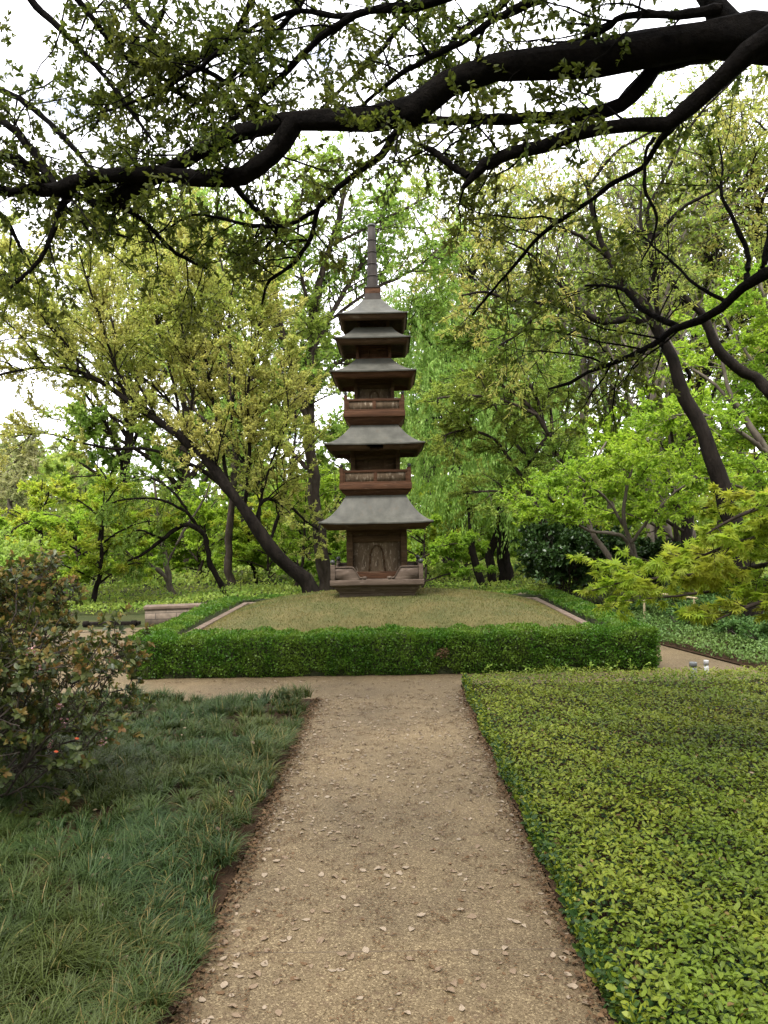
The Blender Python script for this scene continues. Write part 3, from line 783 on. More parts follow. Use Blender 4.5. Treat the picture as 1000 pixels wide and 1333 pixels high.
def roof(hb, ht, zb, zt, hbot, zbot, hin, lift, hole=False, mat='wood', mid=None):
    """copper shell over a boxed eave"""
    n = 12
    prof = [(hb+.010, zb-.016), (hb+.012, zb), (hb-.004, zb+.006)]
    for t in np.linspace(0.08, 1, 9):
        h = hb+(ht-hb)*t; z = zb+(zt-zb)*(0.42*t+0.58*t**2.3)
        prof.append((h, z))
    rf = MB().loft(prof, CX, CY, n, lift, cap1=True).build('roof', 'copper', PG)
    for p_ in rf.data.polygons: p_.use_smooth = False
    m = 24
    rows = [(hb, zb-.004), (hb+(hbot-hb)*.22, zb+(zbot-zb)*.25), (hb+(hbot-hb)*.6, zb+(zbot-zb)*.65), (hbot, zbot), (hbot-.035, zbot), (hbot-.045, zbot+.05), (hin-.01, zbot+.06)]
    skip = None; jit = None
    if hole:
        hs = {(1, k) for k in range(10, 14)} | {(0, k) for k in range(8, 15)} | {(2, 11), (2, 12)}
        skip = lambda i, k: (i, k) in hs
        def jit(V):
            g = RS(9)
            for i in range(1, 3):
                for k in range(8, 16): V[i, k, 0] += g.normal(0, 0.012); V[i, k, 2] += g.normal(0, 0.010)
            return V
    ev = MB().loft(rows, CX, CY, m, lift*0.9, skip=skip, jit=jit).build('eaves', mat, rf)
    if hole: ev['label'] = 'weathered eaves with a splintered gap in the front board'
    return rf

def balcony_floor(h, zt, zb, hin, zin, mat):
    return MB().loft([(hin, zin), (h*0.93, zb-0.030), (h*0.95, zb-0.004), (h-.006, zb), (h, zb+.004), (h, zt-.006), (h-.006, zt)], CX, CY, cap0=True, cap1=True).build('balcony', mat, PG, bevel=0.004)

storey(0.41, 0.893, 1.60, 0.085, 'arch')
roof(0.748, 0.405, 1.650, 2.020, 0.640, 1.552, 0.40, 0.018)
f2 = balcony_floor(0.490, 2.183, 2.098, 0.400, 2.018, 'red_wood')
balcony(f2, 0.490, 2.183, 2.392, 0.027, 2.362, 0.027, 0.035, 'red_wood')
storey(0.337, 2.183, 2.66, 0.06, 'panels')
roof(0.660, 0.318, 2.700, 2.988, 0.605, 2.612, 0.33, 0.012, hole=True)
f3 = balcony_floor(0.420, 3.169, 3.085, 0.325, 2.985, 'red_wood')
balcony(f3, 0.420, 3.169, 3.385, 0.024, 3.335, 0.025, 0.032, 'red_wood')
storey(0.275, 3.169, 3.64, 0.05, 'arch')
roof(0.570, 0.242, 3.686, 3.914, 0.513, 3.588, 0.27, 0.008, mat='red_wood')
storey(0.243, 3.905, 4.10, 0.045, 'panels', 'red_wood')
roof(0.500, 0.255, 4.153, 4.345, 0.450, 4.062, 0.24, 0.006)
storey(0.225, 4.335, 4.44, 0.04, 'panels')
roof(0.467, 0.132, 4.490, 4.765, 0.427, 4.402, 0.22, 0.006)
sp = MB(); sp.loft([(0.122, 4.75), (0.118, 4.80), (0.112, 4.858)], CX, CY, cap0=True, cap1=True); spire_base = sp.build('spire_base', 'bronze', PG, bevel=0.004)
sp = MB(); sp.loft([(0.106, 4.859), (0.106, 4.940)], CX, CY, cap0=True, cap1=True); sp.build('spire_band', 'red_wood', spire_base, bevel=0.003)
sp = MB(); sp.loft([(0.114, 4.941), (0.114, 4.952)], CX, CY, cap0=True, cap1=True); sp.build('spire_flange', 'bronze', spire_base)
zs = np.linspace(4.953, 5.835, 6)
spp = MB().lathe([(0.080-0.029*(z-4.953)/0.882, z) for z in zs]+[(0.0005, 5.836)], CX, CY, 20).build('spire', 'bronze', PG, smooth=True)
for z in (5.125, 5.295, 5.465, 5.635):
    rr = 0.080-0.029*(z-4.953)/0.882
    MB().lathe([(rr-.002, z-.007), (rr+.008, z-.006), (rr+.008, z+.006), (rr-.002, z+.007)], CX, CY, 20).build('spire_ring', 'bronze', spp, smooth=False)
MB().lathe([(0.046, 5.825), (0.060, 5.838), (0.060, 5.862), (0.052, 5.868), (0.0005, 5.870)], CX, CY, 20).build('spire_cap', 'black_metal', spp)

# ------------------------------------------------------------------ small built things
wv = MB(); wl0, wl1 = np.array([-4.15, 13.15]), np.array([2.6, 14.35])
dv = unit(wl1-wl0); nv = np.array([-dv[1], dv[0]])
def obox(b, p0, p1, th, z0, z1):
    a0, a1 = p0, p1; c = [a0, a1, a1+nv*th, a0+nv*th]
    b.add([(*q, z0) for q in c]+[(*q, z1) for q in c], [(0, 3, 2, 1), (4, 5, 6, 7), (0, 1, 5, 4), (1, 2, 6, 5), (2, 3, 7, 6), (3, 0, 4, 7)])
obox(wv, wl0, wl1, 0.30, -0.02, 0.27)
wallt = thing('garden_wall', 'low tan stone wall with a flat coping behind the grass mound', 'wall', (wl0[0], wl0[1], 0))
wv.build('stonework', 'wall_stone', wallt)
cp = MB(); obox(cp, wl0-dv*.02-nv*.02, wl1+dv*.02-nv*.02, 0.34, 0.272, 0.325); cp.build('coping', 'stone', wallt, bevel=0.006)

def pipe(px, py, d, rad, h, mat, label, cap):
    b = at(px, py, d); x, y = b[0], b[1]; z0 = 0.0
    t = thing('pipe_stub', label, 'pipe', (x, y, z0))
    MB().lathe([(rad*.94, z0), (rad*.94, z0+h*.75), (0.0005, z0+h*.75)], x, y, 16).build('pipe', mat, t)
    MB().lathe([(rad*.95, z0+h*.72), (rad*1.06, z0+h*.72), (rad*1.06, z0+h-.004), (rad, z0+h), (rad*cap, z0+h), (rad*cap, z0+h-.012), (.0005, z0+h-.012)], x, y, 16).build('collar', mat, t)
pipe(903, 885, 8.02, 0.036, 0.16, 'pvc_grey', 'grey plastic pipe stub standing at the edge of the ground cover', 0.6)
pipe(920, 884, 8.06, 0.024, 0.17, 'pvc_white', 'white plastic pipe stub beside the grey one at the path', 0.6)

def rod(name, p0, p1, rad, mat, label, cat, posts=(), sag=0.0):
    p0, p1 = np.array(p0), np.array(p1); t = thing(name, label, cat, (p0[0], p0[1], 0))
    k = np.linspace(0, 1, 8)[:, None]; P = p0+(p1-p0)*k; P[:, 2] -= sag*np.sin(PI*k[:, 0])
    v, f = tubes(P[None], np.full((1, 8), rad), 8); mk('rail', v, [f], mat, t, smooth=True)
    for u in posts:
        q = p0+(p1-p0)*u
        v, f = tubes(np.array([[[q[0], q[1], -.02], [q[0], q[1], q[2]*.5], [q[0], q[1], q[2]-rad]]]), np.full((1, 3), rad*1.1), 8); mk('post', v, [f], mat, t, smooth=True)
    return t
rod('bamboo_rail', at(835, 770, 12.2), at(908, 779, 11.0), 0.016, 'bamboo', 'pale bamboo rail on short posts under the maple beside the dark shrubs', 'rail', (0.05, 0.95))
rl = MB(); a0 = at(108, 813, 13.4); a1 = at(187, 810, 13.6)
rl.box(a0[0], a1[0], 13.36, 13.46, -0.01, 0.05)
rt = thing('edging_rail', 'low dark timber edging rail at the far side of the pavement', 'rail', (a0[0], 13.4, 0))
rl.build('beam', 'dark_bark', rt, bevel=0.006)
for u in (0.08, 0.5, 0.92):
    xx = a0[0]+(a1[0]-a0[0])*u; MB().box(xx-.04, xx+.04, 13.30, 13.357, -0.02, 0.075).build('post', 'dark_bark', rt)
# ------------------------------------------------------------------ live oak overhead
r = RS(101)
def L(pts, d0, d1, rs=1.0): return limb_world(pts, d0, d1, rs)
def ext(limb, before=None, after=None):
    P, R = limb
    if before: P = np.vstack([np.array([b[:3] for b in before]), P]); R = np.r_[[b[3] for b in before], R]
    if after: P = np.vstack([P, np.array([b[:3] for b in after])]); R = np.r_[R, [b[3] for b in after]]
    return P, R
OT = np.array([4.3, 3.4, 0.0])
oak = thing('live_oak', 'large live oak with near black limbs arching over the path from the right', 'tree', OT)
trunk = (np.array([OT+[0.25, 0, -.1], OT+[0.15, 0, .5], OT+[0.0, .05, 1.6], OT+[-.25, .15, 2.7], OT+[-.35, .1, 3.6], OT+[-.2, 0, 4.6]]), np.array([.42, .33, .29, .27, .25, .18]))
jn = [(OT[0]-.3, OT[1]+.15, 3.1, .20), (OT[0]-.95, OT[1]+.5, 3.75, .17)]
limbs = [trunk,
 ext(L([(1000,42,33),(950,43,31),(875,55,29),(800,73,26),(725,86,23),(650,87,20),(600,102,21),(550,134,23),(525,148,21),(475,155,17),(425,156,15),(380,158,15),(345,165,14),(300,178,12),(250,202,11),(220,220,11),(175,242,11),(150,262,10),(128,270,8),(105,262,5),(95,250,3)], 4.2, 5.2), before=jn),
 L([(382,160,14),(365,190,15),(340,213,14),(300,230,13),(250,231,12),(190,227,11),(130,228,11),(100,238,11),(75,247,12),(50,248,8),(0,250,7),(-60,258,5),(-130,270,3)], 4.75, 5.1),
 L([(82,250,9),(65,235,8),(50,205,7),(25,175,6),(0,155,6),(-50,110,4),(-90,60,3)], 5.0, 5.4),
 L([(62,245,7),(48,230,6),(28,210,6),(0,200,5),(-60,180,4),(-120,170,2)], 5.05, 4.7),
 L([(90,255,6),(80,268,5),(70,300,4),(50,340,3.4),(25,365,2.8),(0,385,2)], 5.05, 4.8),
 L([(962,55,15),(900,71,14),(860,82,12),(835,113,12),(800,139,11),(770,148,11),(725,150,9),(665,155,8),(600,157,7),(555,157,6),(520,170,3.5),(490,190,2)], 4.3, 4.9),
 ext(L([(1000,50,20),(965,75,17),(940,105,15),(910,132,13),(875,160,12),(850,163,10),(800,165,9),(750,173,10),(700,192,10),(650,205,10),(620,221,9),(602,244,3)], 4.0, 4.5), before=[(OT[0]-.25, OT[1]+.05, 3.0, .16), (OT[0]-1.2, OT[1]+.3, 3.7, .11)]),
 L([(610,230,6),(590,217,5),(565,198,5),(550,190,4),(530,180,2)], 4.5, 4.75),
 L([(880,160,7),(866,175,6),(850,195,5.5),(840,215,5),(800,237,4.5),(770,260,4),(740,280,4),(700,310,3.6),(675,340,3),(640,380,2.6),(615,410,2)], 4.2, 5.2),
 L([(852,178,4),(842,195,3.5),(840,215,3.2),(841,250,3),(855,282,2.6),(850,310,2),(835,340,1.4)], 4.2, 4.4),
 L([(940,12,9),(890,19,7),(850,18,6),(810,22,5),(780,42,4.5),(730,62,4),(690,90,3)], 4.0, 4.6),
 ext(L([(1000,52,16),(965,38,17),(935,10,17),(890,-40,15),(830,-110,13),(760,-190,10),(680,-260,7)], 4.2, 4.6)),
 L([(760,-60,9,4.6),(700,0,8,4.6),(650,21,6,4.7),(600,55,5,4.8),(550,80,4.5,4.9),(525,95,4,5),(480,130,3,5.2),(450,165,2,5.3)], 4.6, 5.3),
 L([(640,-40,8,4.6),(560,5,7,4.7),(500,11,7,4.8),(475,15,6,4.9),(450,26,6,4.9),(425,42,5.5,5),(400,65,5,5.1),(360,105,4.5,5.2),(330,132,4,5.3),(290,165,3,5.4),(260,180,2,5.5)], 4.6, 5.3),
 L([(470,16,5),(440,21,4.5),(390,14,4),(340,30,3.5),(290,60,3),(240,80,2),(200,110,1.6)], 4.9, 5.6),
 L([(-60,70,5),(0,116,4.6),(30,130,4.4),(60,156,4.2),(90,186,4),(112,212,3.6),(135,235,2.5)], 5.8, 5.5),
 L([(520,168,7),(500,198,6),(470,220,5),(440,246,4.6),(415,270,4.2),(406,306,3.6),(379,345,3),(348,370,2.4),(341,396,1.6)], 5.0, 5.6),
 L([(412,274,3.6),(374,293,3.2),(334,294,3),(290,285,2.4),(250,280,1.8),(215,300,1.2)], 5.4, 5.8),
 L([(0,372,4.5),(-10,372,4.5),(1010,350,4.5)], 5, 5),   # replaced below
 L([(120,-60,6,5.6),(170,10,5,5.6),(230,70,4,5.5),(300,110,3.4,5.4),(350,150,2.4,5.3)], 5.6, 5.3),
 L([(-20,-60,6,5.4),(60,20,5,5.5),(120,80,4,5.5),(160,130,3.2,5.4),(200,185,2.2,5.3)], 5.6, 5.3),
 L([(300,-80,6,5.0),(330,-10,5,5.0),(300,50,4,5.1),(240,100,3.4,5.2),(180,130,2.4,5.3),(120,150,1.6,5.4)], 5.6, 5.3),
]
limbs[19] = ext(L([(1000,354,10),(975,367,9),(946,398,9),(917,416,8),(878,428,7),(842,455,5),(798,473,4.4),(773,480,4),(744,498,3),(715,506,2)], 4.6, 5.6), before=[(OT[0]-.1, OT[1]+.1, 2.4, .12), (OT[0]-.8, OT[1]+.6, 2.75, .075)])
limbs += [
 L([(885,426,6),(860,415,5.5),(834,401,5),(813,377,4.2),(790,372,3),(762,372,2)], 5.1, 5.6),
 L([(972,365,6),(974,350,5.5),(974,333,5),(957,290,4),(939,250,3),(941,221,2.2),(935,180,1.5)], 4.8, 5.0),
 L([(990,358,6),(998,330,6),(1005,290,5),(1015,240,4)], 4.65, 4.7),
 L([(950,395,4),(905,370,3),(880,345,2.5),(850,320,2),(830,300,1.5)], 4.9, 5.4),
]
# limbs of the same crown above and behind the viewer
def up_limb(p, rr): return (np.array(p, float), np.linspace(rr, 0.03, len(p)))
limbs += [
 L([(60,-60,6,5.2),(110,10,5,5.3),(150,60,4,5.4),(230,120,3.2,5.5),(300,140,2,5.6)], 5.2, 5.6),
 L([(200,-80,6,5.8),(215,0,5,5.9),(190,60,4,6),(150,120,3,6),(120,170,2,6)], 5.8, 6),
 L([(420,-80,6,5.4),(400,-10,5,5.4),(340,60,4,5.5),(290,110,3,5.6),(230,150,2,5.7)], 5.4, 5.7),
 L([(560,-80,6,5.6),(540,0,5,5.6),(500,60,4,5.7),(450,110,3,5.8),(420,140,2,5.8)], 5.6, 5.8),
 L([(700,-60,6,5.2),(660,0,5,5.3),(600,40,4,5.4),(560,110,3,5.5)], 5.2, 5.5),
 L([(-40,180,5,5.6),(30,220,4,5.6),(110,290,3,5.6),(170,310,2,5.6)], 5.6, 5.6),
 L([(150,262,5,5.2),(190,290,4,5.4),(230,330,3,5.6),(270,350,2,5.7)], 5.2, 5.7),
 L([(300,235,5,4.9),(330,270,4,5.2),(360,300,3,5.5),(330,340,2,5.7)], 4.9, 5.7),
 L([(-30,250,4,5),(10,290,3.4,5),(30,330,2.6,5)], 5, 5)]
n_front = len(limbs)
limbs += [up_limb([(4.1, 3.4, 4.4), (2.8, 3.2, 5.6), (1.2, 3.4, 6.5), (-0.6, 3.8, 7.0), (-2.6, 4.2, 7.1)], .15),
          up_limb([(4.0, 3.3, 3.6), (2.9, 2.2, 4.5), (1.4, 1.2, 5.2), (-0.4, 0.6, 5.5), (-2.6, 0.4, 5.5)], .15),
          up_limb([(4.1, 3.2, 3.4), (3.3, 1.2, 4.2), (2.2, -0.8, 5.0), (0.8, -2.0, 5.4)], .13),
          up_limb([(4.2, 3.4, 4.3), (3.8, 4.8, 5.8), (2.8, 6.2, 7.2), (1.4, 7.0, 8.0)], .12),
          up_limb([(2.8, 3.2, 5.6), (1.6, 2.4, 5.9), (0.2, 1.8, 5.9), (-1.2, 2.4, 6.0)], .08),
          up_limb([(1.2, 3.4, 6.5), (0.4, 4.4, 6.9), (-0.6, 5.2, 7.2), (-1.8, 5.8, 7.2)], .08),
          up_limb([(2.9, 2.2, 4.5), (1.8, 1.9, 4.9), (0.6, 1.9, 5.0), (-0.8, 1.6, 5.2)], .08),
          up_limb([(-0.6, 3.8, 7.0), (-1.8, 3.2, 6.6), (-3.0, 3.4, 6.2), (-4.2, 4.0, 5.6)], .07),
          up_limb([(-0.4, 0.6, 5.5), (-1.4, 1.4, 5.3), (-2.6, 2.0, 5.1), (-3.6, 3.0, 4.8)], .07),
          up_limb([(2.2, -0.8, 5.0), (1.2, 0.0, 5.6), (0.0, 0.2, 6.0), (-1.4, 0.0, 6.0)], .07),
          up_limb([(2.9, 2.2, 4.5), (2.0, 1.0, 5.0), (1.0, 0.0, 5.4), (-0.4, -0.8, 5.6)], .07),
          up_limb([(1.2, 3.4, 6.5), (0.6, 2.0, 6.9), (-0.6, 1.0, 7.0), (-2.2, 1.2, 6.8)], .07),
          up_limb([(4.1, 3.4, 4.4), (3.6, 2.4, 5.6), (2.6, 1.8, 6.4), (1.4, 1.8, 6.9), (0.2, 3.0, 7.2)], .09),
          up_limb([(2.8, 3.2, 5.6), (2.4, 4.0, 6.4), (1.6, 4.6, 7.0), (0.6, 4.4, 7.4)], .07),
          up_limb([(4.1, 3.2, 3.4), (3.9, 1.8, 4.4), (3.2, 0.6, 5.0), (2.6, 2.0, 5.6)], .08),
          up_limb([(-0.4, 0.6, 5.5), (-1.2, -0.4, 5.6), (-2.2, -1.0, 5.4)], .06),
          up_limb([(-0.6, 3.8, 7.0), (-1.6, 4.6, 7.2), (-2.6, 5.2, 7.2)], .06),
          up_limb([(1.4, 3.5, 6.4), (0.2, 2.4, 6.6), (-1.4, 1.8, 6.6), (-3.0, 2.2, 6.2)], .08)]
names = ['trunk']+['limb']*(len(limbs)-1)
frontL = limbs
limbs = [(P, R*(1 if k == 0 else .72 if k in (9, 10, 19, 23, 24, 25, 26) else .88)) for k, (P, R) in enumerate(limbs)]
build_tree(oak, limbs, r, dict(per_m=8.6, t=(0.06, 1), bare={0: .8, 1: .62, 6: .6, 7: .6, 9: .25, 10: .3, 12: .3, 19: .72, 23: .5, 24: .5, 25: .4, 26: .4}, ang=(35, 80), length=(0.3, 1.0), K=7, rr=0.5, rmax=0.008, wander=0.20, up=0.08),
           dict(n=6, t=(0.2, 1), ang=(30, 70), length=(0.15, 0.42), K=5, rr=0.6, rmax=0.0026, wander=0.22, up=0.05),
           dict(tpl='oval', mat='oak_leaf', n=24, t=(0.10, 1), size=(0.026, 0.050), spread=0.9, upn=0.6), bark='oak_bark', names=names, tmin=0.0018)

# ------------------------------------------------------------------ traced trees beyond the mound
def base(px, d): p = at(px, 780, d); return np.array([p[0], p[1], -0.02])
def ground_tr(limb):
    P, R = limb; b = P[0].copy(); b[2] = -0.05
    if P[0][2] > 0.02: P = np.vstack([b, P]); R = np.r_[R[0]*1.15, R]
    return P, R

r = RS(102)
t1 = thing('leaning_elm', 'leaning tree with yellow green leaves and a dark trunk curving left from behind the mound', 'tree', base(410, 16))
limbs = [ground_tr(L([(411,779,17),(397,757,15),(372,733,14),(350,711,13),(335,690,12),(318,661,11),(298,635,10.5),(270,600,9.5),(240,574,9),(205,546,7.5),(165,521,6),(120,490,4.5),(60,478,3.2),(0,488,2.4),(-40,500,1.5)], 16, 14.5)),
 L([(285,628,7),(266,615,6),(225,594,5.2),(189,584,4.6),(148,584,4),(104,576,3.2),(58,564,2.4),(10,570,1.4)], 15.8, 15),
 L([(335,692,7),(345,650,5),(372,655,4.5),(400,680,3.5),(415,690,2)], 16, 17),
 L([(298,637,6),(285,560,5),(270,480,4),(262,400,3),(255,320,1.6)], 15.8, 15),
 L([(240,576,5),(226,500,4.2),(205,425,3.2),(185,340,2),(178,300,1)], 15.4, 16.5),
 L([(165,522,4.5),(140,445,3.6),(112,360,2.6),(95,300,1.4)], 15, 14),
 L([(120,492,3),(80,440,2.6),(40,390,2),(20,330,1.2)], 14.7, 14),
 L([(318,662,6),(325,590,5),(322,510,4),(335,440,2.8),(345,380,1.5)], 16, 14.8),
 L([(350,712,5),(372,640,4),(385,560,3),(380,480,2)], 16.3, 17.2),
 L([(225,560,4),(160,505,3.6),(90,455,3),(30,440,2),(-10,445,1.4)], 15.4, 16),
 L([(270,602,5),(235,540,4),(165,470,3),(130,430,2)], 15.8, 16.8),
 L([(205,546,4),(165,470,3.2),(140,390,2.4),(150,310,1.4)], 15.2, 16.4),
 L([(300,560,4),(305,500,3.2),(298,420,2.4),(310,330,1.4)], 15.8, 16.8),
 L([(120,490,3),(60,420,2.6),(10,340,2),(-20,290,1.2)], 14.8, 15.6),
 L([(60,478,2.6),(20,430,2),(-25,390,1.2)], 14.6, 13.8),
 L([(240,574,4),(252,500,3.2),(236,420,2.4),(232,330,1.4),(228,285,1)], 15.4, 14.4),
 L([(330,690,4),(350,610,3.2),(375,540,2.4),(365,470,1.4)], 16, 15.2)]
limbs = [(P, R*(.66 if k == 0 else .46)) for k, (P, R) in enumerate(limbs)]
build_tree(t1, limbs, r, dict(per_m=7.5, t=(0.16, 1), bare={0: .25, 1: .45, 9: .4}, ang=(25, 70), length=(0.5, 1.7), K=7, rr=0.5, rmax=0.02, wander=0.13, up=0.30),
           dict(n=8, t=(0.15, 1), ang=(25, 60), length=(0.25, 0.6), K=5, rr=0.6, rmax=0.008, wander=0.16, up=0.2),
           dict(tpl='diamond', mat='yellow_leaf', n=36, t=(0.1, 1), size=(0.045, 0.080), spread=0.9, upn=0.7), bark='dark_bark', tmin=0.006)

r = RS(103)
t2 = thing('tall_tree', 'tall upright tree with rough brown trunk just left of the pagoda', 'tree', base(418, 18))
limbs = [ground_tr(L([(424,776,15),(418,720,13),(411,650,12),(403,575,10.5),(404,500,9),(408,430,8),(413,380,7),(430,320,5),(445,270,4),(452,220,2.5)], 18, 18)),
 L([(402,560,7),(388,500,6),(370,440,5),(360,385,4),(352,335,3),(340,280,2)], 18, 17),
 L([(407,455,6),(425,420,5.5),(445,385,5),(470,345,4),(492,300,2.6),(505,260,1.6)], 18, 19),
 L([(409,420,5),(395,370,4.5),(388,320,3.5),(392,260,2.5),(400,210,1.6)], 18, 17.4),
 L([(404,520,6),(430,480,5),(470,455,4),(520,430,3),(560,400,2)], 18.2, 20),
 L([(430,320,3.6),(470,300,3),(520,275,2.5),(560,255,1.8)], 18, 18.6),
 L([(425,420,4),(480,380,3.6),(540,350,3),(590,310,2)], 18.4, 20),
 L([(370,442,4),(330,420,3.4),(300,380,2.6),(285,330,1.8)], 17.6, 17),
 L([(400,610,5),(370,580,4),(340,560,3),(310,545,2)], 18, 19),
 L([(358,380,3),(320,350,2.5),(280,300,2),(250,255,1.4)], 17.4, 18)]
limbs = [(P, R*(.72 if k == 0 else .6)) for k, (P, R) in enumerate(limbs)]
build_tree(t2, limbs, r, dict(per_m=6.6, t=(0.2, 1), bare={0: .3}, ang=(30, 70), length=(0.6, 1.8), K=7, rr=0.5, rmax=0.022, wander=0.14, up=0.2),
           dict(n=8, t=(0.15, 1), ang=(30, 65), length=(0.3, 0.7), K=5, rr=0.6, rmax=0.008, wander=0.16, up=0.0, flat=0.7),
           dict(tpl='diamond', mat='fresh_leaf', n=22, t=(0.1, 1), size=(0.06, 0.115), spread=0.9, upn=0.9), bark='bark', tmin=0.006)

r = RS(104)
t3 = thing('arching_tree', 'small tree with a thin dark trunk arching over to the left above the stone wall', 'tree', base(295, 17.5))
limbs = [ground_tr(L([(295,781,6.5),(285,755,6),(272,728,5.5),(268,702,5.2),(259,689,5.2),(240,683,5),(225,692,4.4),(205,707,3.8),(185,722,3),(165,731,2)], 17.5, 17)),
 L([(214,702,3),(200,697,2.6),(180,690,2),(165,700,1.2)], 17.1, 16.6),
 L([(262,692,3.6),(240,665,3.2),(205,650,2.6),(165,650,2),(130,660,1.2)], 17.4, 16.6),
 L([(258,690,3),(225,640,2.8),(190,620,2.2),(160,625,1.6)], 17.4, 18)]
limbs = [(P, np.asarray(R)*0.62) for P, R in limbs]
build_tree(t3, limbs, r, dict(per_m=3.4, t=(0.35, 1), ang=(30, 75), length=(0.5, 1.3), K=7, rr=0.5, rmax=0.012, wander=0.14, up=-0.15, droop=-0.9),
           dict(n=7, t=(0.15, 1), ang=(25, 60), length=(0.3, 0.6), K=5, rr=0.6, rmax=0.006, wander=0.16, up=-0.1, droop=-0.7),
           dict(tpl='diamond', mat='fresh_leaf', n=22, t=(0.1, 1), size=(0.05, 0.09), spread=0.8, upn=0.8), bark='dark_bark', tmin=0.005)

r = RS(105)
t4 = thing('forked_tree', 'slender grey forked tree standing beside the arching trunk', 'tree', base(227, 19))
limbs = [ground_tr(L([(227,787,6.5),(221,762,6),(217,735,5),(212,705,4),(205,660,3),(200,620,2)], 19, 19)),
 L([(222,764,4.6),(212,748,4.4),(200,739,4),(188,731,3.4),(176,727,2.6),(150,700,1.5)], 19, 18.6),
 L([(217,735,3),(240,690,2.5),(265,650,2),(280,610,1.2)], 19, 19.6)]
limbs = [(P, np.asarray(R)*0.65) for P, R in limbs]
build_tree(t4, limbs, r, dict(per_m=3.2, t=(0.5, 1), ang=(30, 75), length=(0.6, 1.5), K=7, rr=0.5, rmax=0.012, wander=0.14, up=0.1),
           dict(n=7, t=(0.15, 1), ang=(25, 60), length=(0.3, 0.6), K=5, rr=0.6, rmax=0.006, wander=0.16, up=0.0),
           dict(tpl='diamond', mat='olive_leaf', n=22, t=(0.1, 1), size=(0.05, 0.09), spread=0.8, upn=0.8), bark='grey_bark', tmin=0.005)

r = RS(106)
t5 = thing('straight_tree', 'straight brown trunk right of the arching tree, half hidden by leaves', 'tree', base(301, 21))
limbs = [ground_tr(L([(301,783,8),(298,740,7.5),(299,690,7),(303,640,6),(305,580,5),(300,520,4),(296,460,2.5)], 21, 21)),
 L([(302,650,4),(330,610,3.6),(355,580,3),(370,540,2)], 21, 21.6),
 L([(304,600,4),(280,560,3.6),(250,530,3),(230,490,2)], 21, 20.4),
 L([(302,540,3),(330,490,2.5),(350,440,1.6)], 21, 22)]
limbs = [(P, np.asarray(R)*0.68) for P, R in limbs]
build_tree(t5, limbs, r, dict(per_m=2.6, t=(0.3, 1), ang=(35, 75), length=(0.7, 1.8), K=7, rr=0.5, rmax=0.015, wander=0.14, up=0.1),
           dict(n=8, t=(0.15, 1), ang=(25, 60), length=(0.3, 0.7), K=5, rr=0.6, rmax=0.006, wander=0.16, up=0.0),
           dict(tpl='diamond', mat='fresh_leaf', n=22, t=(0.1, 1), size=(0.06, 0.11), spread=0.8, upn=0.8), bark='bark', tmin=0.006)

# weeping willow
r = RS(107)
t6 = thing('weeping_willow', 'weeping willow with dark trunks and hanging light green strands right of the pagoda', 'tree', base(652, 21))
limbs = [ground_tr(L([(656,778,15),(657,740,13),(655,690,11),(648,620,9),(640,540,7.5),(625,470,6),(605,420,4)], 21, 21)),
 ground_tr(L([(646,776,9),(641,750,8),(637,720,7.5),(645,700,7),(652,660,5),(672,600,4),(690,540,3),(700,500,2)], 20.6, 20)),
 ground_tr(L([(628,766,7.5),(621,742,7),(615,715,6),(612,670,5),(596,600,4),(575,540,3),(560,490,2)], 20.2, 19.6)),
 L([(640,540,6),(600,490,5),(565,450,4),(545,430,3),(535,420,2)], 21, 20),
 L([(630,490,5),(650,440,4),(680,420,3),(700,430,2)], 21, 22),
 L([(625,470,5),(590,420,4),(560,400,3),(545,395,2)], 21, 21.6),
 L([(645,600,5),(600,560,4),(570,545,3),(545,550,2)], 21, 19.6)]
limbs = [(P, np.asarray(R)*.75) for P, R in limbs]
LPs = []; 
for i, (P, R) in enumerate(limbs):
    p, q = spline(P, R, 24); p[1:] += r.standard_normal((23, 3))*q[1:, None]*0.15
    v, f = tubes(p[None], q[None], 9, r, 0.07); mk('trunk' if i < 3 else 'limb', v, [f], 'dark_bark', t6, smooth=True); LPs.append((p, q))
LP = np.array([a for a, b in LPs]); LR = np.array([b for a, b in LPs])
P1, R1 = spawn(LP, LR, r, per_m=3.6, t=(0.4, 1), ang=(30, 80), length=(0.5, 1.5), K=6, rr=.4, rmax=.015, wander=.15, up=.35)
P2, R2 = spawn(P1, R1, r, n=9, t=(0.2, 1), ang=(20, 80), length=(0.9, 3.4), K=12, rr=.5, rmax=.004, wander=.10, up=-.05, droop=-4.5, fall=0.1)
zend = r.uniform(0.75, 1.9, len(P2))           # strands stop at uneven heights above the ground
drop = P2[:, :1, 2]-P2[:, :, 2]; full = drop[:, -1:]; allow = np.maximum(P2[:, :1, 2]-zend[:, None], .3)
P2[:, :, 2] = P2[:, :1, 2]-drop*np.minimum(1, allow/np.maximum(full, .01))
v, f = merge_tubes([tubes(P1, np.maximum(R1, .006), 4), tubes(P2, np.maximum(R2, .003), 3)])
mk('twigs', v, [f], 'willow_leaf', t6)['kind'] = 'stuff'
A = leaves(P2, r, 60, (0.05, 1), (0.07, 0.13), 0.55, 0.3, hang=0.9, off=0.03)
v, f = leaf_geo('narrow', *A, aspect=1.5); mk('crown', v, [f], 'willow_leaf', t6)

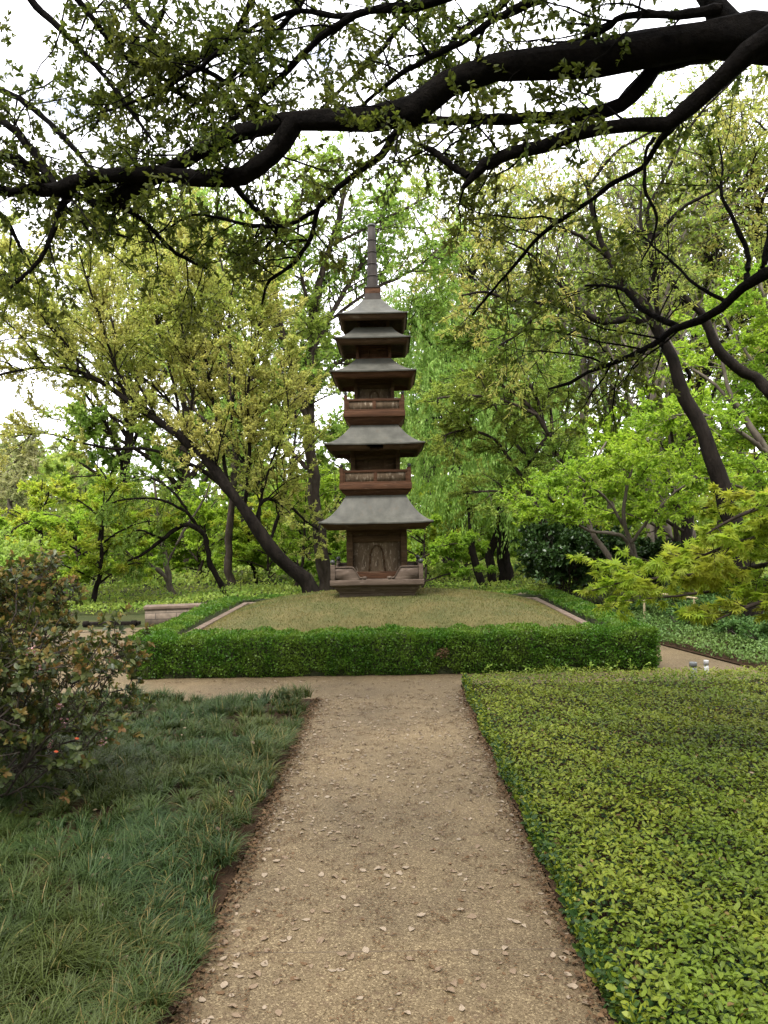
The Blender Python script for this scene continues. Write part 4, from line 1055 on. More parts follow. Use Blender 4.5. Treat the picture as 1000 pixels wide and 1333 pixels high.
r = RS(108)
t7 = thing('spreading_elm', 'dense dark green spreading tree with forked brown trunk in front of the willow', 'tree', base(726, 16))
limbs = [ground_tr(L([(727,712,10),(718,700,9.5),(705,678,8.5),(694,655,7),(686,630,6),(690,600,5),(705,580,4),(720,560,3)], 16, 16)),
 L([(722,592,4.6),(720,578,4.6),(711,560,4.4),(700,542,4.2),(685,525,4),(670,512,3.4),(650,500,2.8),(620,490,2)], 15.6, 15),
 L([(728,706,5),(735,680,4),(742,650,3.4),(738,610,3),(722,590,3)], 16, 15.6),
 L([(686,632,4),(665,600,3.6),(640,570,3),(605,560,2.4),(570,570,1.5)], 16, 15.4),
 L([(711,560,3.6),(690,500,3.2),(660,460,2.6),(620,440,2),(590,430,1.4)], 15.4, 15),
 L([(700,540,3.4),(650,520,3),(600,515,2.4),(560,520,1.8)], 15.2, 14.6),
 L([(720,575,3.4),(715,510,3),(705,460,2.4),(690,425,1.6)], 15.6, 16.2),
 L([(700,668,3.6),(680,650,3),(650,640,2.4),(615,640,1.6)], 16, 15),
 L([(690,600,3.4),(660,560,3),(640,520,2.4),(600,480,1.6)], 16, 16.6)]
limbs = [(P, np.asarray(R)*0.66) for P, R in limbs]
build_tree(t7, limbs, r, dict(per_m=7.5, t=(0.2, 1), bare={0: .6, 2: .4}, ang=(30, 75), length=(0.5, 1.3), K=7, rr=0.5, rmax=0.014, wander=0.16, up=0.05, flat=0.7),
           dict(n=9, t=(0.15, 1), ang=(25, 65), length=(0.25, 0.55), K=5, rr=0.6, rmax=0.006, wander=0.18, up=0.0, flat=0.6),
           dict(tpl='diamond', mat='elm_leaf', n=34, t=(0.1, 1), size=(0.045, 0.075), spread=0.9, upn=0.9), bark='bark', tmin=0.005)

r = RS(109)
t8 = thing('dark_forked_tree', 'tall dark trunked tree forking high above the maples on the right', 'tree', base(985, 10.2))
limbs = [ground_tr(L([(985,800,22),(965,720,20),(948,665,18),(930,602,16),(910,549,14),(892,512,13),(876,470,11),(861,440,10),(845,405,9),(813,372,7),(790,333,6),(775,290,5),(765,240,4)], 10.20, 10.20)),
 L([(1045,530,14,10.5),(1000,510,13,10.35),(991,498,11),(970,484,10),(950,470,9.5),(928,444,9),(917,412,8),(892,387,7),(870,362,6.5),(852,340,6),(847,312,5),(842,270,4)], 10.49, 10.20),
 L([(840,420,7),(831,417,7),(810,416,6.5),(784,419,6.5),(755,405,5.5),(730,395,5),(705,394,4.5),(680,394,4),(662,390,3.4),(630,380,2.4),(600,385,1.6)], 10.20, 9.47),
 L([(861,440,5),(855,400,4.6),(850,350,4.2),(835,300,3.6),(835,250,2.6)], 10.20, 10.64),
 L([(790,335,4),(760,310,3.4),(720,290,2.6),(690,260,1.8)], 10.20, 9.76),
 L([(765,245,3.4),(800,200,3),(850,170,2.4)], 10.20, 9.91),
 L([(847,315,3.6),(890,270,3.2),(940,240,2.6),(970,200,1.8)], 10.20, 9.47),
 L([(755,405,3.4),(720,360,3),(690,330,2.4),(650,310,1.6)], 9.91, 9.47),
 ([np.array(at(1000,510,10.35)), np.array(at(1080,560,10.7)), np.array(at(1130,680,11)), np.array([at(1140,780,11)[0], 11, -.05])], [.12, .14, .16, .19]),
 L([(842,275,3.6),(870,220,3),(910,150,2.4),(960,100,1.6)], 10.20, 10.20),
 L([(705,395,3),(680,430,2.6),(650,450,2)], 9.76, 9.47)]
limbs = [(P, np.asarray(R)*0.68) for P, R in limbs]
build_tree(t8, limbs, r, dict(per_m=4.2, t=(0.25, 1), bare={0: .55, 1: .6}, ang=(30, 75), length=(0.5, 1.3), K=7, rr=0.45, rmax=0.016, wander=0.16, up=0.05, skip=[8]),
           dict(n=6, t=(0.15, 1), ang=(25, 65), length=(0.3, 0.7), K=5, rr=0.6, rmax=0.006, wander=0.18, up=0.0),
           dict(tpl='narrow', mat='olive_leaf', n=18, t=(0.2, 1), size=(0.055, 0.10), spread=0.8, upn=0.6, hang=0.3), bark='dark_bark', tmin=0.005)

# ------------------------------------------------------------------ maples
def maple_layers(root, limbs, r, mat, size, bare=None, tpl='diamond', n=13, l1=(0.5, 1.3), per_m=3.6, bark='grey_bark', n2=8, l2=(0.25, 0.55), t=(0.35, 1), upn=1.6, tmin=0.004, aspect=1.0):
    build_tree(root, limbs, r, dict(per_m=per_m, t=t, bare=bare or {}, ang=(40, 80), length=l1, K=7, rr=0.5, rmax=0.012, wander=0.12, up=0.08, flat=0.35),
               dict(n=n2, t=(0.15, 1), ang=(30, 60), length=l2, K=5, rr=0.6, rmax=0.005, wander=0.14, up=0.0, flat=0.35),
               dict(tpl=tpl, mat=mat, n=n, t=(0.1, 1), size=size, spread=0.9, upn=upn, hang=0.12), bark=bark, tmin=tmin)

r = RS(110)
m1 = thing('japanese_maple', 'bright green maple with two slender leaning trunks beside the hedge corner', 'tree', base(826, 13))
limbs = [ground_tr(L([(823,808,7),(813,772,6.5),(800,742,6),(786,715,5.5),(775,700,5),(762,675,4),(748,655,3.4),(735,630,2.6),(720,610,1.8)], 13, 13)),
 ground_tr(L([(839,812,7),(835,785,6),(829,750,5.5),(826,725,5),(822,705,4.6),(815,690,4),(812,660,3.4),(820,620,2.8),(830,590,2)], 13, 12.6)),
 L([(822,722,4),(812,700,3.6),(796,694,3.4),(770,692,3),(740,675,2.4),(710,660,1.6)], 12.8, 12),
 L([(775,700,3.4),(760,650,3),(770,610,2.6),(790,575,1.8)], 13, 13.6),
 L([(822,706,3.4),(850,670,3),(880,640,2.6),(910,620,1.8)], 12.7, 12),
 L([(745,650,2.8),(720,640,2.4),(695,650,1.8)], 13, 12.4),
 L([(815,690,3),(790,650,2.6),(760,625,2.2),(725,600,1.6)], 12.8, 12.2)]
limbs = [(P, np.asarray(R)*0.68) for P, R in limbs]
maple_layers(m1, limbs, r, 'maple_leaf', (0.05, 0.085), bare={0: .72, 1: .68, 2: .3, 5: .3}, n=24, n2=10, per_m=4.6, l1=(0.35, 0.95))

r = RS(111)
m2 = thing('japanese_maple', 'tall yellow green maple filling the upper right behind the dark branch', 'tree', base(1060, 13.5))
def mp(px, py, rr, d): return (px, py, rr, d)
limbs = [ground_tr(L([(1080,800,10,13.5),(1060,720,9,13.5),(1030,640,8,13.5),(1000,590,7,13.5),(975,550,6,13.5),(950,510,4,13.5),(940,470,3,13.5),(930,420,2,13.5)], 13.5, 13.5)),
 L([(1040,660,6),(1050,560,5),(1030,470,4),(1000,400,3),(980,350,2)], 13.5, 13.0),
 L([(1000,590,5),(960,560,4),(915,540,3),(880,540,2)], 13.5, 13.0),
 L([(1050,560,4),(1000,500,3.4),(960,440,2.6),(930,390,1.8)], 13.4, 14.2),
 L([(1030,640,4),(990,640,3.4),(950,630,2.6),(900,620,1.8)], 13.5, 13.0),
 L([(975,552,4),(930,500,3),(890,470,2.4),(870,440,1.8)], 13.5, 14.2),
 L([(1050,700,4),(1010,690,3),(960,700,2.4),(920,690,1.6)], 13.5, 13.0)]
limbs = [(P, np.asarray(R)*0.7) for P, R in limbs]
maple_layers(m2, limbs, r, 'maple_leaf', (0.055, 0.09), n=22, n2=9, per_m=5.2, l1=(0.5, 1.6), t=(0.2, 1))

r = RS(112)
m3 = thing('japanese_maple', 'near golden green maple with large pointed leaves reaching in from the right edge', 'tree', (3.9, 5.6, -0.02))
B0 = np.array([3.9, 5.6, 0.0])
mtr = (np.array([B0+[0, 0, -.05], B0+[-.05, 0, .5], B0+[-.2, -.05, 1.1], B0+[-.5, -.1, 1.7], B0+[-.8, -.15, 2.2]]), np.array([.075, .06, .05, .035, .02]))
def arm(p): return (np.array(p, float), np.linspace(.022, .004, len(p)))
def pa(px, py, d): return tuple(at(px, py, d))
limbs = [mtr,
 arm([tuple(B0+[-.2, -.05, 1.1]), pa(1040, 730, 5.2), pa(940, 745, 5.0), pa(860, 752, 4.9), pa(800, 760, 4.9)]),
 arm([tuple(B0+[-.3, -.05, 1.3]), pa(1050, 690, 5.0), pa(980, 700, 4.8), pa(910, 725, 4.8), pa(860, 745, 4.7)]),
 arm([tuple(B0+[-.3, -.05, 1.3]), pa(1050, 650, 5.0), pa(990, 660, 4.6), pa(945, 680, 4.5), pa(920, 695, 4.5)]),
 arm([tuple(B0+[-.2, -.05, 1.1]), pa(1040, 760, 5.2), pa(960, 765, 5.2), pa(890, 775, 5.3), pa(830, 780, 5.4)]),
 arm([tuple(B0+[-.2, -.05, 1.0]), pa(1060, 780, 4.9), pa(1000, 782, 4.6), pa(960, 795, 4.5), pa(930, 808, 4.5)]),
 arm([tuple(B0+[-.2, -.05, 1.1]), pa(1030, 715, 5.4), pa(950, 720, 5.6), pa(880, 730, 5.6), pa(830, 745, 5.5)])]
build_tree(m3, limbs, r, dict(per_m=9.5, t=(0.3, 1), ang=(40, 75), length=(0.2, 0.55), K=6, rr=0.5, rmax=0.005, wander=0.10, up=0.0, flat=0.3),
           dict(n=5, t=(0.2, 1), ang=(30, 60), length=(0.08, 0.2), K=4, rr=0.6, rmax=0.002, wander=0.12, up=-0.05, flat=0.3),
           dict(tpl='maple', mat='gold_leaf', n=11, t=(0.2, 1), size=(0.040, 0.068), spread=0.75, upn=1.8, hang=0.25), bark='bark', tmin=0.002)

# maples and mixed small trees at the back: one of each kind, then copies
def auto_tree(name, label, cat_, group, loc, seed, H, spread_, nl, mat, size, kind, bark, n=14, trunk_r=0.10, clear=0.3, tpl='diamond', n2=8, per_m=2.8, l1=None):
    r = RS(seed); root = thing(name, label, cat_, (0, 0, 0), group)
    lean = r.normal(0, 0.06*H, 2)
    tp = [(0, 0, -.05), (lean[0]*.2, lean[1]*.2, H*clear*.5), (lean[0]*.5, lean[1]*.5, H*clear), (lean[0]*.8, lean[1]*.8, H*.6), (lean[0], lean[1], H*.9)]
    limbs = [(np.array(tp), np.array([trunk_r*1.25, trunk_r, trunk_r*.85, trunk_r*.5, trunk_r*.15]))]
    for k in range(nl):
        z0 = H*r.uniform(clear*.7, .75); a = 2*PI*(k+r.uniform(-.3, .3))/nl*1.618*nl/5
        fr = z0/(H*.9); c = np.array([lean[0]*fr, lean[1]*fr, z0]); o = spread_*r.uniform(.6, 1.0)*(1.15-fr*.6)
        dx, dy = math.cos(a)*o, math.sin(a)*o
        if kind == 'maple': rise = [(.3, .10), (.7, .17), (1, .16)]
        elif kind == 'pale': rise = [(.3, .16), (.7, .3), (1, .38)]
        else: rise = [(.3, .12), (.7, .22), (1, .28)]
        P = [c]+[c+[dx*f+r.normal(0, .05*o), dy*f+r.normal(0, .05*o), H*rz] for f, rz in rise]
        limbs.append((np.array(P), np.array([trunk_r*.5, trunk_r*.35, trunk_r*.2, trunk_r*.08])))
    l1 = l1 or (0.12*H, 0.30*H)
    if kind == 'maple':
        maple_layers(root, limbs, r, mat, size, n=n, n2=n2, per_m=per_m, l1=l1, l2=(0.06*H, 0.13*H), bark=bark, t=(0.3, 1), tmin=0.006)
    else:
        build_tree(root, limbs, r, dict(per_m=per_m, t=(0.3, 1), ang=(30, 75), length=l1, K=6, rr=0.5, rmax=0.02, wander=0.15, up=0.15),
                   dict(n=n2, t=(0.15, 1), ang=(25, 65), length=(0.05*H, 0.12*H), K=4, rr=0.6, rmax=0.008, wander=0.18, up=0.0),
                   dict(tpl=tpl, mat=mat, n=n, t=(0.1, 1), size=size, spread=0.9, upn=0.7), bark=bark, tmin=0.008)
    root.location = [float(c) for c in loc]
    return root

def gp(px, d): p = at(px, 780, d); return (p[0], p[1], -0.03)
G1 = 'small maples behind the stone wall'
ma = auto_tree('maple_tree', 'yellow green maple nearest the pavement behind the pink flowered shrub', 'tree', G1, gp(120, 17), 201, 3.0, 1.9, 9, 'gold_leaf', (0.055, 0.10), 'maple', 'dark_bark', n=26, trunk_r=.055, clear=.2, n2=8, per_m=4)
mb = auto_tree('maple_tree', 'small light green maple just left of the pagoda base', 'tree', G1, gp(385, 20), 202, 3.2, 1.8, 9, 'maple_leaf', (0.055, 0.095), 'maple', 'bark', n=26, trunk_r=.05, clear=.2, n2=8, per_m=4)
dup(ma, gp(48, 21), 1.9, 1.15, 'yellow green maple beyond the pale tree at the left edge')
dup(mb, gp(165, 24), 2.6, 1.05, 'bright green maple behind the left end of the stone wall')
dup(mb, gp(255, 23), 0.7, 1.0, 'bright green maple between the forked tree and the arching trunk')
dup(ma, gp(335, 23.5), 4.2, 1.0, 'yellow green maple behind the leaning trunk')
dup(mb, gp(440, 22), 5.1, 1.1, 'light green maple partly hidden behind the pagoda base')
dup(ma, gp(560, 23), 3.1, 1.0, 'low yellow green maple right of the pagoda base')
dup(mb, gp(590, 27), 1.2, 1.15, 'light green maple under the hanging willow strands')
dup(ma, gp(690, 25), 2.2, 1.3, 'yellow green maple seen between the willow and the spreading tree')
dup(mb, gp(900, 16), 4.0, 1.5, 'bright green maple behind the twin leaning trunks')
dup(ma, gp(960, 17), 0.3, 1.35, 'yellow green maple below the tall dark forked trunk')
dup(mb, gp(760, 20), 3.6, 1.5, 'bright green maple above the dark glossy shrub')

mc = auto_tree('maple_tree', 'low wide lime green maple right behind the leaning trunk', 'tree', G1, gp(350, 22.5), 205, 2.1, 1.9, 11, 'maple_leaf', (0.05, 0.09), 'maple', 'bark', n=26, trunk_r=.045, clear=.1, n2=9, per_m=4.5)
for px, d, a, s, lb in [(205, 23, 1, 1.1, 'low lime green maple under the arching trunk'), (270, 24, 2, 1.15, 'low lime green maple between the arching trunk and the straight trunk'), (470, 19, 3, .85, 'low lime green maple directly behind the pagoda plinth'),
                        (545, 18.5, 4, .95, 'low lime green maple at the right foot of the pagoda'), (600, 24, 5, 1.2, 'low lime green maple left of the willow trunks'), (90, 19, 5.5, 1.1, 'low lime green maple beyond the pavement on the left'),
                        (690, 25, .4, 1.2, 'low lime green maple right of the willow trunks'), (150, 24, 1.4, 1.3, 'low lime green maple far behind the end of the stone wall'), (20, 17, 2.4, 1, 'low lime green maple showing over the bronze leaved shrub'),
                        (400, 25, 3.4, 1.3, 'low lime green maple far behind the leaning trunk'), (510, 27, 4.4, 1.4, 'low lime green maple far behind the pagoda')]: dup(mc, gp(px, d), a, s, lb)
G2 = 'tall trees beyond the garden'
fa = auto_tree('broadleaf_tree', 'pale grey green tree at the left edge', 'tree', G2, gp(25, 27), 211, 5.4, 2.8, 10, 'pale_leaf', (0.08, 0.14), 'pale', 'grey_bark', n=24, trunk_r=.14, clear=.25, per_m=2.6)
fb = auto_tree('broadleaf_tree', 'bright green tree rising behind the drooping leaves of the arching trunk', 'tree', G2, gp(120, 34), 212, 6.2, 3.4, 11, 'fresh_leaf', (0.075, 0.13), 'broad', 'bark', n=40, trunk_r=.17, clear=.22, per_m=2.4)
fc = auto_tree('slender_tree', 'slender bare stemmed tree behind the spreading crown', 'tree', 'slender grey trunked trees on the right', gp(757, 22), 213, 10.5, 2.4, 12, 'elm_leaf', (0.09, 0.15), 'pale', 'grey_bark', n=9, trunk_r=.12, clear=.35, n2=6, per_m=1.8)
fb.scale = (.72, .72, .66)
dup(fb, gp(210, 36), 2.0, (.95, .95, 0.72), 'green tree above the forked grey tree')
dup(fb, gp(330, 33), 4.4, 1.35, 'tall green tree behind the straight brown trunk')
dup(fb, gp(470, 34), 1.1, 1.7, 'tall green tree directly behind the pagoda')
dup(fb, gp(575, 36), 5.3, 1.75, 'tall green tree showing above the willow')
dup(fb, gp(690, 38), 3.0, 1.25, 'green tree far behind the spreading crown')
dup(fb, gp(850, 33), 0.4, 1.1, 'green tree low behind the dark forked trunk')
dup(fb, gp(960, 36), 2.7, 1.5, 'tall green tree at the right edge behind the maples')
dup(fb, gp(250, 30), 0.2, 1.55, 'tall green tree above the leaning trunk')
fa.scale = (.95, .95, .85)
dup(fa, gp(-60, 30), 2.4, 1.05, 'pale grey green tree partly cut off by the left edge, behind the other')
fd = auto_tree('tall_broadleaf_tree', 'tall thin leaved tree filling the sky above the maples at the upper right', 'tree', G2, gp(890, 23), 214, 12.5, 3.4, 14, 'olive_leaf', (0.07, 0.12), 'broad', 'dark_bark', n=26, trunk_r=.15, clear=.42, per_m=2.2, n2=8)
dup(fd, gp(700, 27), 2.0, .98, 'tall thin leaved tree above the spreading dark crown')
dup(fd, gp(1010, 25), 4.0, 1.1, 'tall thin leaved tree at the right edge, partly cut off')
dup(fd, gp(585, 30), 5.2, 1.12, 'tall thin leaved tree rising beside the pagoda spire')
dup(fd, gp(150, 27), .9, (1.15, 1.15, 1.0), 'tall thin leaved tree high behind the leaning trunk on the left')
dup(fd, gp(330, 30), 3.1, 1.1, 'tall thin leaved tree behind the top of the tall upright tree')
sl = [(712, 25, 0.9, 0.0, 'thin tree with sparse leaves left of the pale stemmed pair'), (845, 19, 0.95, 2.0, 'slender thick stemmed tree behind the maple with twin trunks'),
      (872, 22, 1.05, 3.0, 'slender tree just left of the dark forked trunk'), (905, 24, 1.0, 4.4, 'slender tree seen right of the dark forked trunk'), (800, 27, 1.1, 5.5, 'slender tree between the spreading crown and the maple')]
for px, d, s, a, lb in sl: dup(fc, gp(px, d), a, s, lb)

# ------------------------------------------------------------------ shrubs
def shrub(name, label, cat_, loc, seed, rx, ry, h, n, mat, size, tpl='oval', group=None, stems=16, tip=True, upn=0.7):
    r = RS(seed); root = thing(name, label, cat_, (0, 0, 0), group)
    a = r.uniform(0, 2*PI, stems); q = np.sqrt(r.random(stems))*.85
    P = np.zeros((stems, 6, 3)); t = np.linspace(0, 1, 6)
    P[:, :, 0] = (np.cos(a)*q*rx)[:, None]*t; P[:, :, 1] = (np.sin(a)*q*ry)[:, None]*t
    P[:, :, 2] = (h*.82*np.sqrt(np.maximum(0.05, 1-q**2*.8)))[:, None]*t**.85
    P[:, 1:] += r.normal(0, .03, (stems, 5, 3)); P[:, 0, 2] = -.02
    R = np.full((stems, 6), .012)*np.linspace(1.2, .5, 6)
    P1, R1 = spawn(P, R, r, n=9, t=(.25, 1), ang=(25, 65), length=(.25*h, .5*h), K=5, rr=.6, wander=.15, up=.25)
    P2, R2 = spawn(P1, R1, r, n=5, t=(.3, 1), ang=(25, 60), length=(.10*h, .24*h), K=4, rr=.6, wander=.15, up=.2)
    v, f = merge_tubes([tubes(P, R, 6), tubes(P1, R1, 4), tubes(P2, np.maximum(R2, .0015), 3)]); mk('stems', v, [f], 'twig', root)
    per = max(3, int(n/len(P2)))
    A = leaves(P2, r, per, (.25, 1), size, .9, upn)
    v, f = leaf_geo(tpl, *A); mk('foliage', v, [f], mat, root)
    root.location = [float(c) for c in loc]
    return root
dk = shrub('glossy_shrub', 'large dark glossy leaved shrub behind the right side of the hedge', 'shrub', gp(742, 15.4), 301, 1.3, 0.9, 1.65, 26000, 'dark_leaf', (0.06, 0.11), stems=26)
dup(dk, gp(845, 16.2), 2.1, (1.0, .9, .75), 'dark glossy leaved shrub behind the twin maple trunks')
sb = shrub('low_shrub', 'low mounded green shrub beside the path right of the hedge corner', 'shrub', (4.35, 10.9, 0.0), 302, .7, .7, .48, 9000, 'shrub_leaf', (0.03, 0.055), 'diamond', 'low shrubs along the right path', stems=20)
for (x, y, s, a, lb) in [(4.55, 9.6, 1.0, 1.0, 'low green shrub at the bend of the right path'), (5.35, 9.0, 1.1, 2.0, 'low green shrub nearest the right edge'), (5.5, 10.3, 1.35, 3.3, 'taller mounded green shrub under the near maple leaves'),
                         (4.7, 12.2, 1.2, 4.1, 'low green shrub behind the others, near the bamboo rail'), (6.1, 11.9, 1.6, 5.0, 'large green shrub at the right edge behind the low ones'), (3.95, 12.6, .7, .4, 'small green shrub at the foot of the twin maple trunks'),
                         (5.6, 13.4, 1.6, 1.4, 'green shrub in the shade beyond the bamboo rail')]:
    dup(sb, (x, y, 0.0), a, (s, s, s*.95), lb)
shrub('leafy_shrub', 'bright green leafy shrub rising behind the pink flowered shrub at the left edge', 'shrub', gp(-15, 10.5), 303, .95, .8, 1.62, 12000, 'fresh_leaf', (0.05, 0.085), stems=24)

# dense clipped low edge plants at the right path side
r = RS(305); n = 26000
y = r.uniform(7.9, 13.5, n); xe = np.where(y < 10.2, 3.99+(3.46-3.99)*(y-7.85)/2.35, 3.46-0.1*(y-10.2)/2)
x = xe+0.05+r.random(n)**1.3*(7.2-xe); z = (0.04+0.16*np.clip((x-xe)/0.35, 0, 1)**.6)*r.random(n)**.35+0.02*np.sin(9*x)*np.cos(7*y)
d = unit(r.normal(0, 1, (n, 3))+[0, 0, .3]); nm = r.normal(0, .5, (n, 3))+[0, 0, 1]
v, f = leaf_geo('oval', np.stack([x, y, np.maximum(z, .015)], 1), d, nm, r.uniform(.025, .05, n), 1.1)
mk('ground_cover', v, [f], 'shrub_leaf')['kind'] = 'stuff'

# understorey plants on the far ground, reading as one mass
r = RS(306); n = 60000
y = 15.2+r.random(n)**1.4*24; x = r.uniform(-.62, .62, n)*y; x = np.where((x > -4.1) & (x < 2.6) & (y < 15), x*1.6, x)
hgt = 0.10+0.32*(0.5+0.5*np.sin(1.1*x+2*np.sin(.7*y)))*(0.5+0.5*np.sin(.9*y+1.3*np.sin(.8*x)))
z = hgt*r.random(n)**.5
d = unit(r.normal(0, 1, (n, 3))+[0, 0, .5]); nm = r.normal(0, .5, (n, 3))+[0, 0, 1]
v, f = leaf_geo('diamond', np.stack([x, y, z], 1), d, nm, r.uniform(.06, .13, n)*(y/22), 1.2)
mk('undergrowth', v, [f], 'elm_leaf')['kind'] = 'stuff'
r = RS(307); n = 90000
a = r.uniform(-.75, .75, n); rad = r.uniform(44, 58, n); x = rad*np.sin(a)*1.2; y = rad*np.cos(a)
top = 5.2+1.8*np.sin(.21*x+1)+1.3*np.sin(.53*x)+.8*np.sin(1.3*x)
z = top*r.random(n)**.8
v, f = leaf_geo('diamond', np.stack([x, y, z], 1), r.normal(0, 1, (n, 3)), r.normal(0, .7, (n, 3))+[0, 0, .6], r.uniform(.25, .55, n), 1.2)
mk('far_woods', v, [f], 'elm_leaf')['kind'] = 'stuff'

r = RS(309); n = 70000     # the same woods closing the garden on the sides and behind the viewer
a = r.uniform(math.radians(62), math.radians(298), n); rad = r.uniform(13, 22, n); x = rad*np.sin(a); y = rad*np.cos(a)
top = 7.5+1.8*np.sin(3*a+1)+1.3*np.sin(7*a)+.8*np.sin(17*a)
v, f = leaf_geo('diamond', np.stack([x, y, top*r.random(n)**.8], 1), r.normal(0, 1, (n, 3)), r.normal(0, .7, (n, 3))+[0, 0, .6], r.uniform(.2, .45, n), 1.2)
mk('woods', v, [f], 'elm_leaf')['kind'] = 'stuff'

# Indian hawthorn, near left
r = RS(310)
HB = np.array([-2.55, 4.6, 0.0])
hw = thing('flowering_shrub', 'twiggy evergreen shrub with bronze new leaves and pink flowers on the left lawn', 'shrub', HB)
ns = 60; a = r.uniform(0, 2*PI, ns); q = np.sqrt(r.random(ns))
P = np.zeros((ns, 8, 3)); t = np.linspace(0, 1, 8)
top = 1.38*np.sqrt(np.maximum(.06, 1-.86*q**2))
P[:, :, 0] = HB[0]+(np.cos(a)*q*1.06)[:, None]*t**.9; P[:, :, 1] = HB[1]+(np.sin(a)*q*.95)[:, None]*t**.9; P[:, :, 2] = top[:, None]*t**(1.0+.25*q[:, None])
P[:, 1:] += r.normal(0, .025, (ns, 7, 3)); P[:, 0, 2] = -.02
R = np.full((ns, 8), .0068)*np.linspace(1.3, .5, 8)
P1, R1 = spawn(P, R, r, n=11, t=(.3, 1), ang=(25, 75), length=(.18, .42), K=6, rr=.62, wander=.16, up=.18)
P2, R2 = spawn(P1, R1, r, n=6, t=(.3, 1), ang=(25, 65), length=(.07, .20), K=4, rr=.62, wander=.16, up=.25)
v, f = merge_tubes([tubes(P, R, 7), tubes(P1, np.maximum(R1, .0026), 5), tubes(P2, np.maximum(R2, .0017), 4)]); mk('stems', v, [f], 'twig', hw, smooth=True)
ends = P2[:, -1]; dirs = unit(P2[:, -1]-P2[:, -2])
zr = ends[:, 2]; out_ = np.hypot(ends[:, 0]-HB[0], ends[:, 1]-HB[1])/1.1
shell = np.clip(out_**2+(zr/1.3)**2, 0, 1.5)
keep = r.random(len(ends)) < np.clip(.45+.9*(shell-.25), .25, 1)*np.where((zr > .60) & (zr < .78) & (out_ < .8), .5, 1)
ends, dirs, zr = ends[keep], dirs[keep], zr[keep]
def rosette(e, dd, k, size, open_):
    idx = np.repeat(np.arange(len(e)), k); C = len(idx)
    N_, B_ = perp(dd[idx]); az = r.uniform(0, 2*PI, C)[:, None]
    radial = np.cos(az)*N_+np.sin(az)*B_
    d_ = unit(dd[idx]*r.uniform(.15, .8, C)[:, None]*open_+radial)
    nm_ = unit(dd[idx]*1.0-radial*.3+r.normal(0, .2, (C, 3)))
    return e[idx]+r.normal(0, .006, (C, 3))-dd[idx]*r.uniform(0, .03, C)[:, None], d_, nm_, r.uniform(*size, C)
bz = r.random(len(ends)) < np.clip(.25+.95*(zr-.40), .15, .88)
v, f = leaf_geo('oval', *rosette(ends, dirs, 7, (.028, .052), .8), aspect=1.2); mk('foliage', v, [f], 'haw_leaf', hw)
v, f = leaf_geo('oval', *rosette(ends[bz]+dirs[bz]*.02, dirs[bz], 6, (.025, .042), 2.2), aspect=1.1); mk('new_leaves', v, [f], 'haw_bronze', hw)
fl = np.argsort(ends[:, 1]+.5*r.random(len(ends))-.35*(ends[:, 0]-HB[0]))[:260]; fl = r.choice(fl, 18, replace=False)
for k in fl:
    m_ = 16
    pp = ends[k]+dirs[k]*.02+r.uniform(-.02, .02, (m_, 3)); dd = unit(r.normal(0, 1, (m_, 3))+dirs[k])
    v, f = leaf_geo('oval', pp, dd, r.normal(0, 1, (m_, 3)), r.uniform(.009, .016, m_), 1.7); mk('flower_cluster', v, [f], 'pink', hw)
for (px, py) in ((97, 961), (70, 978)):
    c = at(px, py, 3.75); v, f = leaf_geo('oval', c[None], np.array([[1, .2, -.2]]), np.array([[.1, -1, .6]]), np.array([.022]), 1.1); mk('red_leaf', v, [f], 'red_leaf', hw)

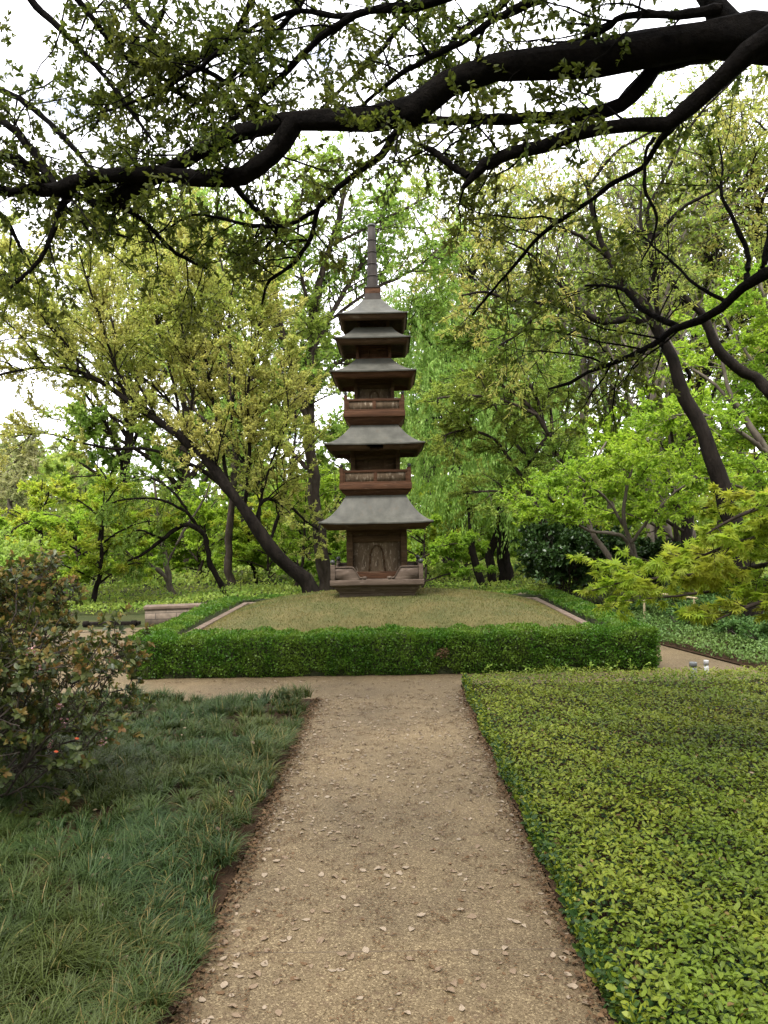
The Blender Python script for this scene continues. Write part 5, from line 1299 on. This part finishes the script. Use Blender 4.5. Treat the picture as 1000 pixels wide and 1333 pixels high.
# ------------------------------------------------------------------ light, sky, camera
w = bpy.data.worlds.new('World'); scene.world = w; w.use_nodes = True
N = w.node_tree.nodes; Lk = w.node_tree.links; N.clear()
SUN_EL, SUN_AZ = 60.0, -160.0     # degrees; azimuth from +Y towards +X
sky = N.new('ShaderNodeTexSky'); sky.sky_type = 'NISHITA'; sky.sun_disc = False
sky.sun_elevation = math.radians(SUN_EL); sky.sun_rotation = math.radians(SUN_AZ)
tc = N.new('ShaderNodeTexCoord')
mpn = N.new('ShaderNodeMapping'); mpn.inputs['Scale'].default_value = (1, 1, 2.2); Lk.new(tc.outputs['Generated'], mpn.inputs[0])
nz = N.new('ShaderNodeTexNoise'); nz.inputs['Scale'].default_value = 3.2; nz.inputs['Detail'].default_value = 7; nz.inputs['Roughness'].default_value = 0.55; Lk.new(mpn.outputs[0], nz.inputs['Vector'])
rp = N.new('ShaderNodeValToRGB'); Lk.new(nz.outputs[0], rp.inputs[0]); rp.color_ramp.elements[0].position = 0.27; rp.color_ramp.elements[1].position = 0.40
mx = N.new('ShaderNodeMix'); mx.data_type = 'RGBA'; Lk.new(rp.outputs[0], mx.inputs[0]); Lk.new(sky.outputs[0], mx.inputs[6]); mx.inputs[7].default_value = (14.0, 13.9, 14.6, 1)
bg = N.new('ShaderNodeBackground'); bg.inputs[1].default_value = 0.1; Lk.new(mx.outputs[2], bg.inputs[0])
ow = N.new('ShaderNodeOutputWorld'); Lk.new(bg.outputs[0], ow.inputs[0])
sd = bpy.data.lights.new('sun', 'SUN'); sd.energy = 2.4; sd.angle = math.radians(14); sd.color = (1, .96, .9)
so = bpy.data.objects.new('sun', sd); COL.objects.link(so)
from mathutils import Matrix, Vector
e, a = math.radians(SUN_EL), math.radians(SUN_AZ)
tos = Vector((math.sin(a)*math.cos(e), math.cos(a)*math.cos(e), math.sin(e)))
so.rotation_euler = tos.to_track_quat('Z', 'Y').to_euler(); so.location = (0, 0, 30)
cd = bpy.data.cameras.new('camera'); cd.sensor_fit = 'HORIZONTAL'; cd.sensor_width = 36; cd.lens = 36*FPX/1000; cd.clip_end = 500; cd.clip_start = 0.05
co = bpy.data.objects.new('camera', cd); COL.objects.link(co)
mat = Matrix(((RT[0], UP[0], -FW[0], 0), (RT[1], UP[1], -FW[1], 0), (RT[2], UP[2], -FW[2], CAM_H), (0, 0, 0, 1)))
co.matrix_world = mat
scene.camera = co
scene.view_settings.view_transform = 'Standard'; scene.view_settings.look = 'None'; scene.view_settings.exposure = 1.3; scene.view_settings.gamma = 1
scene.cycles.max_bounces = 10; scene.cycles.diffuse_bounces = 5; scene.cycles.transmission_bounces = 6
